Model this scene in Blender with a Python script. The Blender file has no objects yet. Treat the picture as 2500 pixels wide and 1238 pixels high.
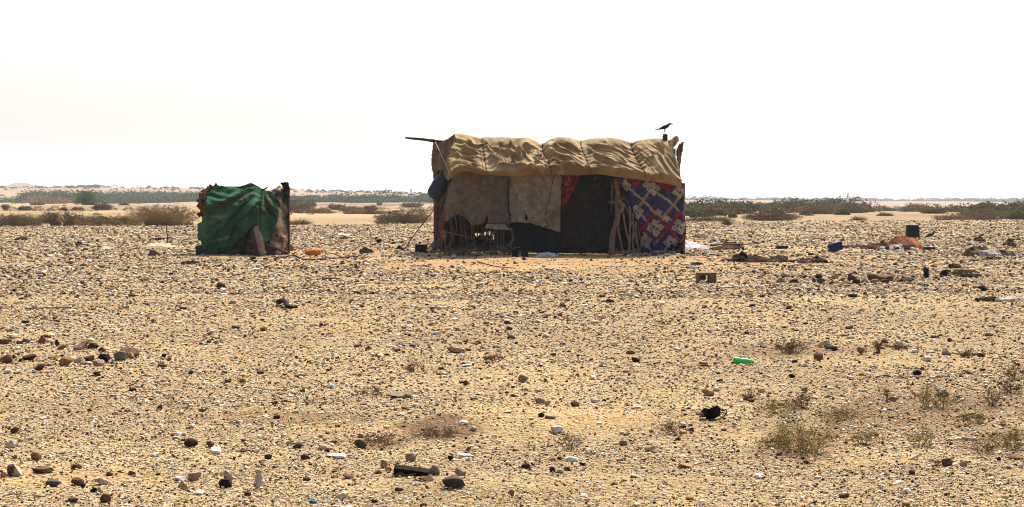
import bpy, bmesh, math, random
import numpy as np
from mathutils import Vector

# ------------------------------------------------------------------ camera, sky, sun, exposure
scene = bpy.context.scene
COL = scene.collection
F, CX, HY, EYE = 3600.0, 1250.0, 488.0, 1.27      # focal length in photo pixels, principal column, eye-level row, eye height (m)
cam_data = bpy.data.cameras.new("camera")
cam = bpy.data.objects.new("camera", cam_data)
COL.objects.link(cam)
cam.location = (0, 0, EYE)
cam.rotation_euler = (math.radians(90), 0, 0)
cam_data.sensor_width = 36.0
cam_data.lens = 36.0 * F / 2500.0
cam_data.shift_y = -(619.0 - HY) / 2500.0
cam_data.clip_start = 0.1
cam_data.clip_end = 60000.0
scene.camera = cam

SUN_EL, SUN_AZ = math.radians(50), math.radians(20)   # high, behind the hut and a little to the right
SUN_STRENGTH, SKY_STRENGTH, EXPOSURE = 4.7, 0.108, 1.12
world = bpy.data.worlds.new("World")
scene.world = world
world.use_nodes = True
wn = world.node_tree
bg = wn.nodes["Background"]
sky = wn.nodes.new("ShaderNodeTexSky")
sky.sky_type = 'NISHITA'
sky.sun_disc = False
sky.sun_elevation = SUN_EL
sky.sun_rotation = SUN_AZ
sky.air_density = 0.8
sky.dust_density = 6.0
sky.ozone_density = 1.0
wn.links.new(sky.outputs[0], bg.inputs[0])
bg.inputs[1].default_value = SKY_STRENGTH
sun_data = bpy.data.lights.new("sun", 'SUN')
sun_data.energy = SUN_STRENGTH
sun_data.angle = math.radians(0.5)
sun_data.color = (1.0, 0.93, 0.82)
sun = bpy.data.objects.new("sun", sun_data)
COL.objects.link(sun)
sd = Vector((math.sin(SUN_AZ) * math.cos(SUN_EL), math.cos(SUN_AZ) * math.cos(SUN_EL), math.sin(SUN_EL)))
sun.rotation_euler = sd.to_track_quat('Z', 'Y').to_euler()
sun.location = sd * 60
scene.view_settings.view_transform = 'Standard'
scene.view_settings.look = 'None'
scene.view_settings.exposure = EXPOSURE
scene.view_settings.gamma = 1.0
scene.view_settings.use_curve_mapping = False
scene.cycles.use_denoising = True
scene.cycles.denoiser = 'OPENIMAGEDENOISE'
scene.cycles.denoising_input_passes = 'RGB_ALBEDO_NORMAL'
scene.cycles.filter_width = 1.1
scene.cycles.max_bounces = 6
scene.cycles.volume_bounces = 1
scene.cycles.transparent_max_bounces = 12

rng = np.random.default_rng(11)

# ------------------------------------------------------------------ helpers
def P(px, py, d):
    return np.array(((px - CX) / F * d, d, EYE - (py - HY) / F * d))

def depth_of(py):
    return F * EYE / (py - HY)

def _hash(ix, iy, iz, seed):
    h = (ix.astype(np.int64) * 374761393 + iy.astype(np.int64) * 668265263 + iz.astype(np.int64) * 2147483647 + seed * 1274126177) & 0xFFFFFFFF
    h = ((h ^ (h >> 13)) * 1274126177) & 0xFFFFFFFF
    h = ((h ^ (h >> 16)) * 2246822519) & 0xFFFFFFFF
    h = h ^ (h >> 15)
    return (h & 0xFFFFFF) / float(0xFFFFFF)

def vnoise(x, y, z=None, seed=0):
    """smooth value noise in -1..1"""
    x = np.asarray(x, float); y = np.asarray(y, float)
    z = np.zeros_like(x) if z is None else np.asarray(z, float)
    x, y, z = np.broadcast_arrays(x, y, z)
    ix, iy, iz = np.floor(x), np.floor(y), np.floor(z)
    fx, fy, fz = x - ix, y - iy, z - iz
    fx = fx * fx * (3 - 2 * fx); fy = fy * fy * (3 - 2 * fy); fz = fz * fz * (3 - 2 * fz)
    r = 0
    flat = not np.any(z)
    for dz in ((0,) if flat else (0, 1)):
        for dy in (0, 1):
            for dx in (0, 1):
                w = (fx if dx else 1 - fx) * (fy if dy else 1 - fy) * (1.0 if flat else (fz if dz else 1 - fz))
                r = r + w * _hash(ix + dx, iy + dy, iz + dz, seed)
    return r * 2 - 1

def lnoise(x, y, seed=0):
    """noise with flat facets and sharp edges, -1..1"""
    ix, iy = np.floor(x), np.floor(y); fx, fy = x - ix, y - iy; z = np.zeros_like(ix)
    a, b, c, d = (_hash(ix + i, iy + j, z, seed) for i, j in ((0, 0), (1, 0), (0, 1), (1, 1)))
    return 2 * np.where(fx + fy < 1, a + (b - a) * fx + (c - a) * fy, d + (c - d) * (1 - fx) + (b - d) * (1 - fy)) - 1

def fbm(x, y, z=None, seed=0, oct=4, gain=0.5):
    r = 0; a = 1.0; f = 1.0; t = 0
    for k in range(oct):
        r = r + a * vnoise(np.asarray(x) * f, np.asarray(y) * f, None if z is None else np.asarray(z) * f, seed + 17 * k)
        t += a; a *= gain; f *= 2.03
    return r / t * 1.5

def lin(c):
    c = np.asarray(c, float) / 255.0
    return np.where(c <= 0.04045, c / 12.92, ((c + 0.055) / 1.055) ** 2.4)

def smooth01(a, b, x):
    t = np.clip((np.asarray(x, float) - a) / (b - a), 0, 1)
    return t * t * (3 - 2 * t)

def lerp(a, b, t):
    return a + (b - a) * t

ROOT = {}
def mesh_data(name, V, Fc, col=None, smooth=True):
    """V (n,3); Fc an (m,3) / (m,4) array or a list of those"""
    V = np.asarray(V, np.float32)
    arrs = Fc if isinstance(Fc, list) else [Fc]
    arrs = [np.asarray(a, np.int32) for a in arrs if len(a)]
    me = bpy.data.meshes.new(name)
    me.vertices.add(len(V)); me.vertices.foreach_set("co", V.ravel())
    nl = sum(a.size for a in arrs); nf = sum(len(a) for a in arrs)
    me.loops.add(nl); me.polygons.add(nf)
    me.loops.foreach_set("vertex_index", np.concatenate([a.ravel() for a in arrs]))
    tot = np.concatenate([np.full(len(a), a.shape[1], np.int32) for a in arrs])
    me.polygons.foreach_set("loop_start", np.concatenate([[0], np.cumsum(tot)[:-1]]).astype(np.int32))
    me.polygons.foreach_set("loop_total", tot)
    me.polygons.foreach_set("use_smooth", np.full(nf, smooth))
    if col is not None:
        col = np.asarray(col, np.float32)
        if col.ndim == 1: col = np.tile(col, (len(V), 1))
        if col.shape[1] == 3: col = np.concatenate([col, np.ones((len(col), 1), np.float32)], 1)
        col[:, :3] *= 0.68
        ca = me.color_attributes.new("Col", 'FLOAT_COLOR', 'POINT')
        ca.data.foreach_set("color", col.ravel())
    me.update(calc_edges=True)
    me.validate()
    return me

def thing(name, label, cat, loc, group=None):
    o = bpy.data.objects.new(name, None); COL.objects.link(o)
    o.empty_display_size = 0.1
    o.location = tuple(float(c) for c in loc)
    o["label"] = label; o["category"] = cat
    if group: o["group"] = group
    ROOT[o.name] = np.asarray(loc, float)
    return o

def part(name, V, Fc, mat, parent, col=None, smooth=True, label=None):
    base = ROOT[parent.name]
    me = mesh_data(name, np.asarray(V) - base, Fc, col, smooth)
    o = bpy.data.objects.new(name, me); COL.objects.link(o)
    me.materials.append(mat); o.parent = parent
    ROOT[o.name] = base
    if label: o["label"] = label
    return o

def single(name, V, Fc, mat, label, cat, group=None, col=None, smooth=True, base=None):
    V = np.asarray(V, float)
    if base is None:
        base = np.array((V[:, 0].mean(), V[:, 1].mean(), V[:, 2].min()))
    me = mesh_data(name, V - base, Fc, col, smooth)
    o = bpy.data.objects.new(name, me); COL.objects.link(o)
    o.location = tuple(base); me.materials.append(mat)
    o["label"] = label; o["category"] = cat
    if group: o["group"] = group
    ROOT[o.name] = base
    return o

def structure(name, V, Fc, mat, kind="structure", col=None, smooth=True):
    me = mesh_data(name, V, Fc, col, smooth)
    o = bpy.data.objects.new(name, me); COL.objects.link(o)
    me.materials.append(mat); o["kind"] = kind
    return o

def join(parts):
    """[(V, F, col)...] with F lists -> one V, F, col"""
    Vs, Ts, Qs, Cs = [], [], [], []; n = 0
    for p in parts:
        V, Fc = np.asarray(p[0], float), p[1]
        for a in (Fc if isinstance(Fc, list) else [Fc]):
            a = np.asarray(a, int)
            if not len(a): continue
            (Ts if a.shape[1] == 3 else Qs).append(a + n)
        Vs.append(V)
        if len(p) > 2 and p[2] is not None:
            c = np.asarray(p[2], float)
            Cs.append(np.tile(c, (len(V), 1)) if c.ndim == 1 else c)
        n += len(V)
    Fo = []
    if Ts: Fo.append(np.concatenate(Ts))
    if Qs: Fo.append(np.concatenate(Qs))
    return np.concatenate(Vs), Fo, (np.concatenate(Cs) if Cs else None)

def tube(pts, radii, n=6, wob=0.0, seed=0, flat=1.0):
    """closed tapered tube along a polyline"""
    pts = np.asarray(pts, float); m = len(pts)
    radii = np.broadcast_to(np.asarray(radii, float), (m,)) if np.ndim(radii) == 0 or len(radii) == m else np.interp(np.linspace(0, 1, m), np.linspace(0, 1, len(radii)), radii)
    t = np.gradient(pts, axis=0); t /= np.linalg.norm(t, axis=1)[:, None] + 1e-9
    up = np.array((0, 0, 1.0)) if abs(t[:, 2]).mean() < 0.8 else np.array((0, 1.0, 0))
    a = np.cross(t, up); a /= np.linalg.norm(a, axis=1)[:, None] + 1e-9
    b = np.cross(a, t)
    th = np.arange(n) / n * 2 * math.pi
    r = radii[:, None] * (1 + wob * rng.uniform(-1, 1, (m, n)))
    V = pts[:, None, :] + r[:, :, None] * (np.cos(th)[None, :, None] * a[:, None, :] + flat * np.sin(th)[None, :, None] * b[:, None, :])
    V = V.reshape(-1, 3)
    i = np.arange(m - 1)[:, None] * n; j = np.arange(n)[None, :]; k = (j + 1) % n
    Q = np.stack([i + j, i + k, i + n + k, i + n + j], -1).reshape(-1, 4)
    c0, c1 = len(V), len(V) + 1
    V = np.concatenate([V, pts[:1], pts[-1:]])
    j = np.arange(n); k = (j + 1) % n
    T = np.concatenate([np.stack([np.full(n, c0), k, j], -1), np.stack([np.full(n, c1), (m - 1) * n + j, (m - 1) * n + k], -1)])
    return V, [T, Q]

def spline(pts, n):
    """Catmull-Rom resample"""
    p = np.asarray(pts, float)
    if len(p) == 2: return lerp(p[0], p[1], np.linspace(0, 1, n)[:, None])
    q = np.concatenate([2 * p[:1] - p[1:2], p, 2 * p[-1:] - p[-2:-1]])
    s = np.linspace(0, len(p) - 1 - 1e-9, n); i = s.astype(int); t = (s - i)[:, None]
    a, b, c, d = q[i], q[i + 1], q[i + 2], q[i + 3]
    return 0.5 * (2 * b + (c - a) * t + (2 * a - 5 * b + 4 * c - d) * t ** 2 + (3 * b - a - 3 * c + d) * t ** 3)

def stick(pts, r0, r1, n=14, crook=0.012, sides=7):
    """a crooked branch through the points"""
    p = spline(pts, n)
    k = rng.uniform(0, 100)
    L = np.linalg.norm(p[-1] - p[0])
    s = np.linspace(0, 1, n) * L * 3
    w = np.sin(np.linspace(0, math.pi, n))
    p[:, 0] += crook * vnoise(s + k, s * 0 + 3.1) * w * 2
    p[:, 1] += crook * vnoise(s + k, s * 0 + 9.7) * w * 2
    p[:, 2] += crook * vnoise(s + k, s * 0 + 5.3) * w
    return tube(p, np.linspace(r0, r1, n), sides, 0.14)

_ICO = {}
def ico(sub):
    if sub not in _ICO:
        bm = bmesh.new(); bmesh.ops.create_icosphere(bm, subdivisions=sub, radius=1.0)
        bm.verts.ensure_lookup_table()
        V = np.array([v.co[:] for v in bm.verts]); T = np.array([[v.index for v in f.verts] for f in bm.faces])
        bm.free(); _ICO[sub] = (V, T)
    return _ICO[sub]

def rock_shape(w, h, dep, seed, sub=4, cuts=9, rough=0.05, point=0.0):
    """a broken stone: sphere cut by random planes, roughened; base at z = 0"""
    r = np.random.default_rng(seed)
    V, T = ico(sub); V = V.copy()
    for _ in range(cuts):
        n = r.normal(size=3); n[2] *= 0.7; n /= np.linalg.norm(n)
        lim = r.uniform(0.38, 0.85)
        s = V @ n
        V -= np.clip(s - lim, 0, None)[:, None] * n * 0.93
    V *= 1 + rough * fbm(V[:, 0] * 2.3 + seed, V[:, 1] * 2.3, V[:, 2] * 2.3, seed, 4)[:, None]
    if point:
        k = smooth01(-0.3, 1.0, V[:, 2]); V[:, 0] *= 1 - point * k; V[:, 1] *= 1 - point * k
    V -= (V.max(0) + V.min(0)) / 2
    V = V / (V.max(0) - V.min(0)) * np.array((w, dep, h))
    V[:, 2] -= V[:, 2].min()
    return V, T

def box(cx, cy, cz, sx, sy, sz, rz=0.0, bev=0.0):
    bm = bmesh.new(); bmesh.ops.create_cube(bm, size=1.0)
    for v in bm.verts: v.co = Vector((v.co.x * sx, v.co.y * sy, v.co.z * sz))
    if bev: bmesh.ops.bevel(bm, geom=list(bm.edges), offset=bev, segments=2, affect='EDGES', profile=0.6)
    bmesh.ops.triangulate(bm, faces=list(bm.faces))
    bm.verts.ensure_lookup_table()
    V = np.array([v.co[:] for v in bm.verts]); T = np.array([[v.index for v in f.verts] for f in bm.faces]); bm.free()
    c, s = math.cos(rz), math.sin(rz)
    V = np.stack([V[:, 0] * c - V[:, 1] * s + cx, V[:, 0] * s + V[:, 1] * c + cy, V[:, 2] + cz], -1)
    return V, T

def lathe(prof, n=28, cap=True):
    """profile [(r, z)...] turned about z"""
    prof = np.asarray(prof, float); m = len(prof)
    th = np.arange(n) / n * 2 * math.pi
    V = np.stack([prof[:, 0][:, None] * np.cos(th), prof[:, 0][:, None] * np.sin(th), np.repeat(prof[:, 1][:, None], n, 1)], -1).reshape(-1, 3)
    i = np.arange(m - 1)[:, None] * n; j = np.arange(n)[None, :]; k = (j + 1) % n
    return V, [np.stack([i + j, i + k, i + n + k, i + n + j], -1).reshape(-1, 4)]

def rotate(V, rx=0, ry=0, rz=0):
    from mathutils import Euler
    M = np.array(Euler((rx, ry, rz)).to_matrix())
    return np.asarray(V) @ M.T

def inside(poly, x, y):
    poly = np.asarray(poly, float); r = np.zeros(np.shape(x), bool)
    j = len(poly) - 1
    for i in range(len(poly)):
        xi, yi = poly[i]; xj, yj = poly[j]
        c = ((yi > y) != (yj > y)) & (x < (xj - xi) * (y - yi) / (yj - yi + 1e-12) + xi)
        r ^= c; j = i
    return r

def ragged(poly, amp, step=3.0, seed=0):
    """outline points with frayed edge"""
    r = np.random.default_rng(seed); out = []
    for a, b in zip(poly, poly[1:] + poly[:1]):
        a, b = np.array(a, float), np.array(b, float); n = max(1, int(np.linalg.norm(b - a) / step))
        for i in range(n):
            out.append(tuple(a + (b - a) * i / n + (r.normal(size=2) * amp if i else 0)))
    return out

def sheet(poly, depth, paint, step=1.6, holes=(), fray=0.5, seed=0):
    """a hanging cloth: outline in metres-per-depth angles, its own depth relief, painted fabric colour"""
    poly = ragged([tuple(p) for p in poly], fray, 3.0, seed)
    a = np.array(poly)
    xs = np.arange(a[:, 0].min() - step, a[:, 0].max() + step * 2, step); ys = np.arange(a[:, 1].min() - step, a[:, 1].max() + step * 2, step)
    X, Y = np.meshgrid(xs, ys)
    keep = inside(poly, X, Y)
    for h in holes: keep &= ~inside(ragged(list(h), fray, 3.0, seed + 5), X, Y)
    q = keep[:-1, :-1] & keep[1:, :-1] & keep[:-1, 1:] & keep[1:, 1:]
    idx = np.arange(X.size).reshape(X.shape)
    Q = np.stack([idx[:-1, :-1], idx[1:, :-1], idx[1:, 1:], idx[:-1, 1:]], -1)[q]
    used, inv = np.unique(Q, return_inverse=True); Q = inv.reshape(Q.shape)
    x, y = X.ravel()[used], Y.ravel()[used]
    d = depth(x, y)
    V = np.stack([(x - CX) / F * d, d, EYE - (y - HY) / F * d], -1)
    return V, [Q], paint(x, y)

def solid(o, t=0.008):
    m = o.modifiers.new("thickness", 'SOLIDIFY'); m.thickness = t; m.offset = 0
    return o

def blotch(x, y, c0, c1, scale, seed, lo=-0.3, hi=0.4):
    t = smooth01(lo, hi, fbm(x / scale, y / scale, None, seed, 4))[:, None]
    return lerp(np.asarray(c0), np.asarray(c1), t)

# ------------------------------------------------------------------ materials
def new_mat(name):
    m = bpy.data.materials.new(name); m.use_nodes = True
    nt = m.node_tree
    return m, nt, nt.nodes["Principled BSDF"]

def N(nt, typ, **kw):
    n = nt.nodes.new(typ)
    for k, v in kw.items(): setattr(n, k, v)
    return n

def add_bump(nt, bsdf, scale, dist, strength=0.6, detail=5, coord='Object'):
    tc = N(nt, "ShaderNodeTexCoord"); no = N(nt, "ShaderNodeTexNoise"); bu = N(nt, "ShaderNodeBump")
    no.inputs["Scale"].default_value = scale; no.inputs["Detail"].default_value = detail
    bu.inputs["Strength"].default_value = strength; bu.inputs["Distance"].default_value = dist
    nt.links.new(tc.outputs[coord], no.inputs["Vector"]); nt.links.new(no.outputs["Fac"], bu.inputs["Height"])
    nt.links.new(bu.outputs[0], bsdf.inputs["Normal"])
    return tc, no

def mat_painted(name, rough=0.9, spec=0.2, nscale=30.0, namt=0.35, bump=0.004, transl=0.0, bscale=None):
    """base colour from the object's own colours times procedural grain"""
    m, nt, b = new_mat(name)
    at = N(nt, "ShaderNodeVertexColor", layer_name="Col")
    tc, no = add_bump(nt, b, bscale or nscale * 2, bump)
    n2 = N(nt, "ShaderNodeTexNoise"); n2.inputs["Scale"].default_value = nscale; n2.inputs["Detail"].default_value = 6
    mr = N(nt, "ShaderNodeMapRange"); mr.inputs[1].default_value = 0.3; mr.inputs[2].default_value = 0.7
    mr.inputs[3].default_value = 1 - namt; mr.inputs[4].default_value = 1 + namt
    mx = N(nt, "ShaderNodeVectorMath", operation='SCALE')
    nt.links.new(tc.outputs["Object"], n2.inputs["Vector"]); nt.links.new(n2.outputs["Fac"], mr.inputs[0])
    nt.links.new(at.outputs["Color"], mx.inputs[0]); nt.links.new(mr.outputs[0], mx.inputs["Scale"])
    nt.links.new(mx.outputs[0], b.inputs["Base Color"])
    b.inputs["Roughness"].default_value = rough; b.inputs["Specular IOR Level"].default_value = spec
    if transl:
        tr = N(nt, "ShaderNodeBsdfTranslucent"); ms = N(nt, "ShaderNodeMixShader"); ms.inputs[0].default_value = transl
        nt.links.new(mx.outputs[0], tr.inputs[0]); nt.links.new(b.outputs[0], ms.inputs[1]); nt.links.new(tr.outputs[0], ms.inputs[2])
        nt.links.new(ms.outputs[0], nt.nodes["Material Output"].inputs[0])
    return m

def mat_plain(name, c, rough=0.7, spec=0.3, c2=None, nscale=12.0, bump=0.003):
    m, nt, b = new_mat(name)
    tc, no = add_bump(nt, b, nscale * 2, bump)
    n2 = N(nt, "ShaderNodeTexNoise"); n2.inputs["Scale"].default_value = nscale; n2.inputs["Detail"].default_value = 6
    mx = N(nt, "ShaderNodeMix", data_type='RGBA')
    c = tuple(lin(c)) + (1,); c2 = tuple(lin(c2)) + (1,) if c2 is not None else tuple(v * 0.6 for v in c[:3]) + (1,)
    mr = N(nt, "ShaderNodeMapRange"); mr.inputs[1].default_value = 0.35; mr.inputs[2].default_value = 0.65
    nt.links.new(tc.outputs["Object"], n2.inputs["Vector"]); nt.links.new(n2.outputs["Fac"], mr.inputs[0]); nt.links.new(mr.outputs[0], mx.inputs[0])
    mx.inputs[6].default_value = c; mx.inputs[7].default_value = c2
    nt.links.new(mx.outputs[2], b.inputs["Base Color"])
    b.inputs["Roughness"].default_value = rough; b.inputs["Specular IOR Level"].default_value = spec
    return m

M_CLOTH = mat_painted("canvas_cloth", 0.95, 0.03, 9.0, 0.22, 0.004, 0.0, 60.0)
M_TARP = mat_painted("tarpaulin", 0.85, 0.08, 5.0, 0.14, 0.003, 0.10, 40.0)
M_NET = mat_painted("shade_net", 0.95, 0.03, 22.0, 0.22, 0.006, 0.06, 80.0)
M_ROCK = mat_painted("rock", 0.92, 0.07, 22.0, 0.35, 0.01, 0.0, 45.0)
M_GRAVEL = mat_painted("gravel_stone", 0.95, 0.05, 30.0, 0.3, 0.003)
M_WOOD = mat_painted("weathered_wood", 0.95, 0.05, 14.0, 0.35, 0.006)
M_TWIG = mat_painted("twig", 0.95, 0.03, 6.0, 0.25, 0.001)
M_LEAF = mat_painted("small_leaf", 0.9, 0.05, 3.0, 0.3, 0.001, 0.12)
M_PLASTIC = mat_painted("worn_plastic", 0.6, 0.10, 8.0, 0.2, 0.002)
M_GLOSS = mat_painted("glossy_plastic", 0.25, 0.5, 8.0, 0.15, 0.001)
M_FEATHER = mat_painted("black_feather", 0.7, 0.15, 25.0, 0.3, 0.003)
M_HILL = mat_painted("far_hill", 0.95, 0.05, 0.01, 0.2, 1.0)
# ------------------------------------------------------------------ ground: one sheet from behind the viewer to the horizon
def edge_depth(px):
    return np.interp(px, [-900, 0, 850, 1700, 2500, 3400], [70, 71.4, 77.5, 86.3, 93.3, 97])

def relief(x, y):
    x = np.asarray(x, float); y = np.asarray(y, float)
    d = np.maximum(y, 0.5)
    px = np.clip(x / d * F + CX, -1400, 3900)
    near = 0.026 * fbm(x / 1.1, y / 1.1, None, 3, 3) + 0.006 * fbm(x / 0.16, y / 0.16, None, 5, 2) * smooth01(26, 10, d)
    z = near * smooth01(110, 60, d) + 0.03 * fbm(x / 9, y / 9, None, 8, 2) * smooth01(9, 26, d) * smooth01(120, 80, d)
    de = edge_depth(px)
    over = d - de
    z = z - 0.30 * smooth01(0, 5, over) * smooth01(26, 12, over)
    mid = smooth01(95, 150, d)
    z = z + mid * (0.30 * fbm(x / 30, y / 22, None, 21, 4) * np.minimum(d / 170, 2.4))
    dune = smooth01(112, 122, d) * smooth01(150, 130, d) * 0.30 * smooth01(900, 300, px)
    dune = dune + smooth01(165, 200, d) * smooth01(300, 240, d) * 0.45 * smooth01(700, 200, px) * (0.6 + 0.4 * vnoise(x / 30, y / 60, None, 4))
    z = z + dune - np.interp(px, [1450, 1700, 2500], [0, 1.5, 2.6]) * smooth01(115, 430, d)
    sky_y = np.interp(px, [-1400, 0, 250, 480, 700, 850, 1050, 1200, 1350, 1700, 2500, 3900], [456, 458, 458, 462, 465, 468, 473, 479, 485, 490, 496, 497])
    ridge = EYE - (sky_y - HY) / F * 750.0
    ridge = ridge + 0.45 * fbm(x / 40, y / 40, None, 33, 4)
    k = smooth01(540, 750, d)
    far = lerp(ridge, np.minimum(ridge * 0.7, ridge - 1.0), smooth01(800, 1400, d))
    far = far + 0.35 * k * fbm(x / 60, y / 35, None, 40, 3)
    return np.where(d > 540, lerp(z, far, k), z)

def ell(px, py, x, d, rx, ry, seed=0):
    """soft patch on the ground centred where the given spot lies"""
    pv = HY + F * EYE / np.maximum(d, 2.0); pu = x / np.maximum(d, 2.0) * F + CX
    n = 0.35 * fbm(pu / 60, pv / 25, None, seed, 3)
    return smooth01(1.15, 0.55, np.sqrt(((pu - px) / rx) ** 2 + ((pv - py) / ry) ** 2) + n)

def masks(x, d):
    """orange trodden dirt, pale bare sand, brown litter"""
    dirt = np.maximum.reduce([
        ell(1260, 642, x, d, 420, 22, 1), ell(1370, 622, x, d, 340, 11, 31), 0.8 * ell(590, 624, x, d, 130, 7, 32), 0.7 * ell(1600, 655, x, d, 300, 22, 2), 0.6 * ell(820, 625, x, d, 260, 20, 3), 0.65 * ell(1460, 1026, x, d, 190, 22, 4), 0.4 * ell(1240, 1000, x, d, 330, 14, 44), 0.45 * ell(900, 1040, x, d, 220, 14, 45), 0.35 * ell(1720, 880, x, d, 260, 10, 46), 0.5 * ell(1930, 1060, x, d, 240, 14, 47), 0.45 * ell(600, 1010, x, d, 200, 12, 41), 0.45 * ell(2080, 1130, x, d, 260, 16, 42), 0.6 * ell(1150, 700, x, d, 300, 12, 43),
        0.5 * ell(1900, 640, x, d, 420, 26, 12), 0.35 * ell(110, 862, x, d, 90, 10, 13), 0.7 * ell(180, 1170, x, d, 240, 26, 15), 0.3 * ell(2080, 880, x, d, 330, 20, 16)])
    sand = np.maximum.reduce([
        0.8 * ell(1960, 608, x, d, 260, 10, 5), 0.55 * ell(1900, 1080, x, d, 330, 26, 6), 0.75 * ell(560, 1112, x, d, 170, 16, 7), 0.65 * ell(870, 1180, x, d, 160, 22, 8), 0.65 * ell(1310, 1170, x, d, 330, 24, 14),
        0.6 * ell(2100, 880, x, d, 260, 20, 9), 0.5 * ell(1760, 1000, x, d, 130, 14, 17), 0.5 * ell(2200, 1110, x, d, 380, 26, 18)])
    litter = np.maximum.reduce([
        1.0 * ell(1070, 1040, x, d, 110, 26, 10), 0.7 * ell(1960, 1085, x, d, 150, 40, 11), 0.6 * ell(1940, 850, x, d, 150, 18, 19), 0.6 * ell(2260, 995, x, d, 330, 60, 20), 0.5 * ell(920, 1070, x, d, 110, 16, 21), 0.5 * ell(2440, 1080, x, d, 120, 40, 22),
        0.6 * ell(720, 1020, x, d, 330, 16, 23)])
    return dirt, sand, litter

C_GRAV, C_DIRT, C_SAND, C_LIT, C_DUNE = (np.array(c) for c in ((0.385, 0.277, 0.145), (0.42, 0.265, 0.128), (0.475, 0.348, 0.185), (0.18, 0.105, 0.053), (0.37, 0.262, 0.145)))
rows = np.concatenate([[-80, -30, -10, -2, 1.0], np.exp(np.linspace(math.log(2.4), math.log(7.0), 110))[:-1], np.exp(np.linspace(math.log(7.0), math.log(110), 420))[:-1], np.exp(np.linspace(math.log(110), math.log(900), 260))[:-1], np.exp(np.linspace(math.log(900), math.log(16000), 60))])
cols = np.linspace(-1, 1, 561)
Dg, Sg = np.meshgrid(rows, cols, indexing='ij')
Xg = Sg * (0.52 * np.abs(Dg) + 3.0)
Zg = relief(Xg, Dg)
d1, s1, l1 = masks(Xg, Dg)
base = lerp(C_GRAV, C_DUNE, smooth01(-1.0, 2.5, Dg - edge_depth(Xg / np.maximum(Dg, 1) * F + CX))[..., None])
for m_, c_ in ((s1, C_SAND), (d1, C_DIRT), (l1, C_LIT)): base = lerp(base, c_, m_[..., None])
base = base * (1 + 0.12 * fbm(Xg / 2.3, Dg / 2.3, None, 60, 3) + 0.45 * smooth01(90, 130, Dg) * fbm(Xg / 14, Dg / 20, None, 62, 4))[..., None]
pinkish = smooth01(520, 700, Dg)[..., None]
base = lerp(base, np.array((0.32, 0.215, 0.14)), pinkish * 0.9)
nr, nc = Dg.shape
gi = np.arange(nr * nc).reshape(nr, nc)
GQ = np.stack([gi[:-1, :-1], gi[:-1, 1:], gi[1:, 1:], gi[1:, :-1]], -1).reshape(-1, 4)

def ground_material():
    m, nt, b = new_mat("stony_sand")
    at = N(nt, "ShaderNodeVertexColor", layer_name="Col"); geo = N(nt, "ShaderNodeNewGeometry")
    def noise(scale, detail=4, rough=0.6):
        n = N(nt, "ShaderNodeTexNoise"); n.inputs["Scale"].default_value = scale; n.inputs["Detail"].default_value = detail; n.inputs["Roughness"].default_value = rough
        nt.links.new(geo.outputs["Position"], n.inputs["Vector"]); return n
    def ramp(src, lo, hi, a, c):
        r = N(nt, "ShaderNodeMapRange"); r.inputs[1].default_value = lo; r.inputs[2].default_value = hi; r.inputs[3].default_value = a; r.inputs[4].default_value = c
        nt.links.new(src.outputs[0], r.inputs[0]); return r
    def mul(a, c):
        k = N(nt, "ShaderNodeMath", operation='MULTIPLY'); nt.links.new(a.outputs[0], k.inputs[0]); nt.links.new(c.outputs[0], k.inputs[1]); return k
    k = mul(ramp(noise(70, 3), 0.32, 0.68, 0.62, 1.32), ramp(noise(7, 5), 0.3, 0.7, 0.80, 1.2))
    k = mul(k, ramp(noise(0.9, 4), 0.3, 0.7, 0.86, 1.12))
    mx = N(nt, "ShaderNodeVectorMath", operation='SCALE')
    nt.links.new(at.outputs["Color"], mx.inputs[0]); nt.links.new(k.outputs[0], mx.inputs["Scale"])
    nt.links.new(mx.outputs[0], b.inputs["Base Color"])
    b.inputs["Roughness"].default_value = 0.95; b.inputs["Specular IOR Level"].default_value = 0.03
    vo = N(nt, "ShaderNodeTexVoronoi"); vo.inputs["Scale"].default_value = 34; nt.links.new(geo.outputs["Position"], vo.inputs["Vector"])
    b1 = N(nt, "ShaderNodeBump"); b1.inputs["Strength"].default_value = 1.0; b1.inputs["Distance"].default_value = 0.018
    b2 = N(nt, "ShaderNodeBump"); b2.inputs["Strength"].default_value = 0.5; b2.inputs["Distance"].default_value = 0.03; 
    nt.links.new(vo.outputs["Distance"], b1.inputs["Height"]); nt.links.new(noise(16, 6, 0.7).outputs["Fac"], b2.inputs["Height"])
    nt.links.new(b1.outputs[0], b2.inputs["Normal"]); nt.links.new(b2.outputs[0], b.inputs["Normal"])
    return m

structure("ground", np.stack([Xg, Dg, Zg], -1).reshape(-1, 3), GQ, ground_material(), col=base.reshape(-1, 3))

def ground_at(px, py):
    d = depth_of(py); x = (px - CX) / F * d
    return np.array((x, d, float(relief(x, d))))

# ------------------------------------------------------------------ gravel: uncountable small stones lying on the plain
STONE_COL = np.array([(0.68, 0.56, 0.36), (0.78, 0.70, 0.53), (0.54, 0.41, 0.24), (0.41, 0.28, 0.14), (0.78, 0.72, 0.56), (0.24, 0.14, 0.06), (0.10, 0.058, 0.028), (0.04, 0.028, 0.02), (0.38, 0.19, 0.08), (0.27, 0.20, 0.12)])
STONE_P = np.array([0.225, 0.17, 0.10, 0.075, 0.065, 0.105, 0.145, 0.08, 0.025, 0.01])  # dark share raised to stand in for shaded gaps; some stones truly dark

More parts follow.
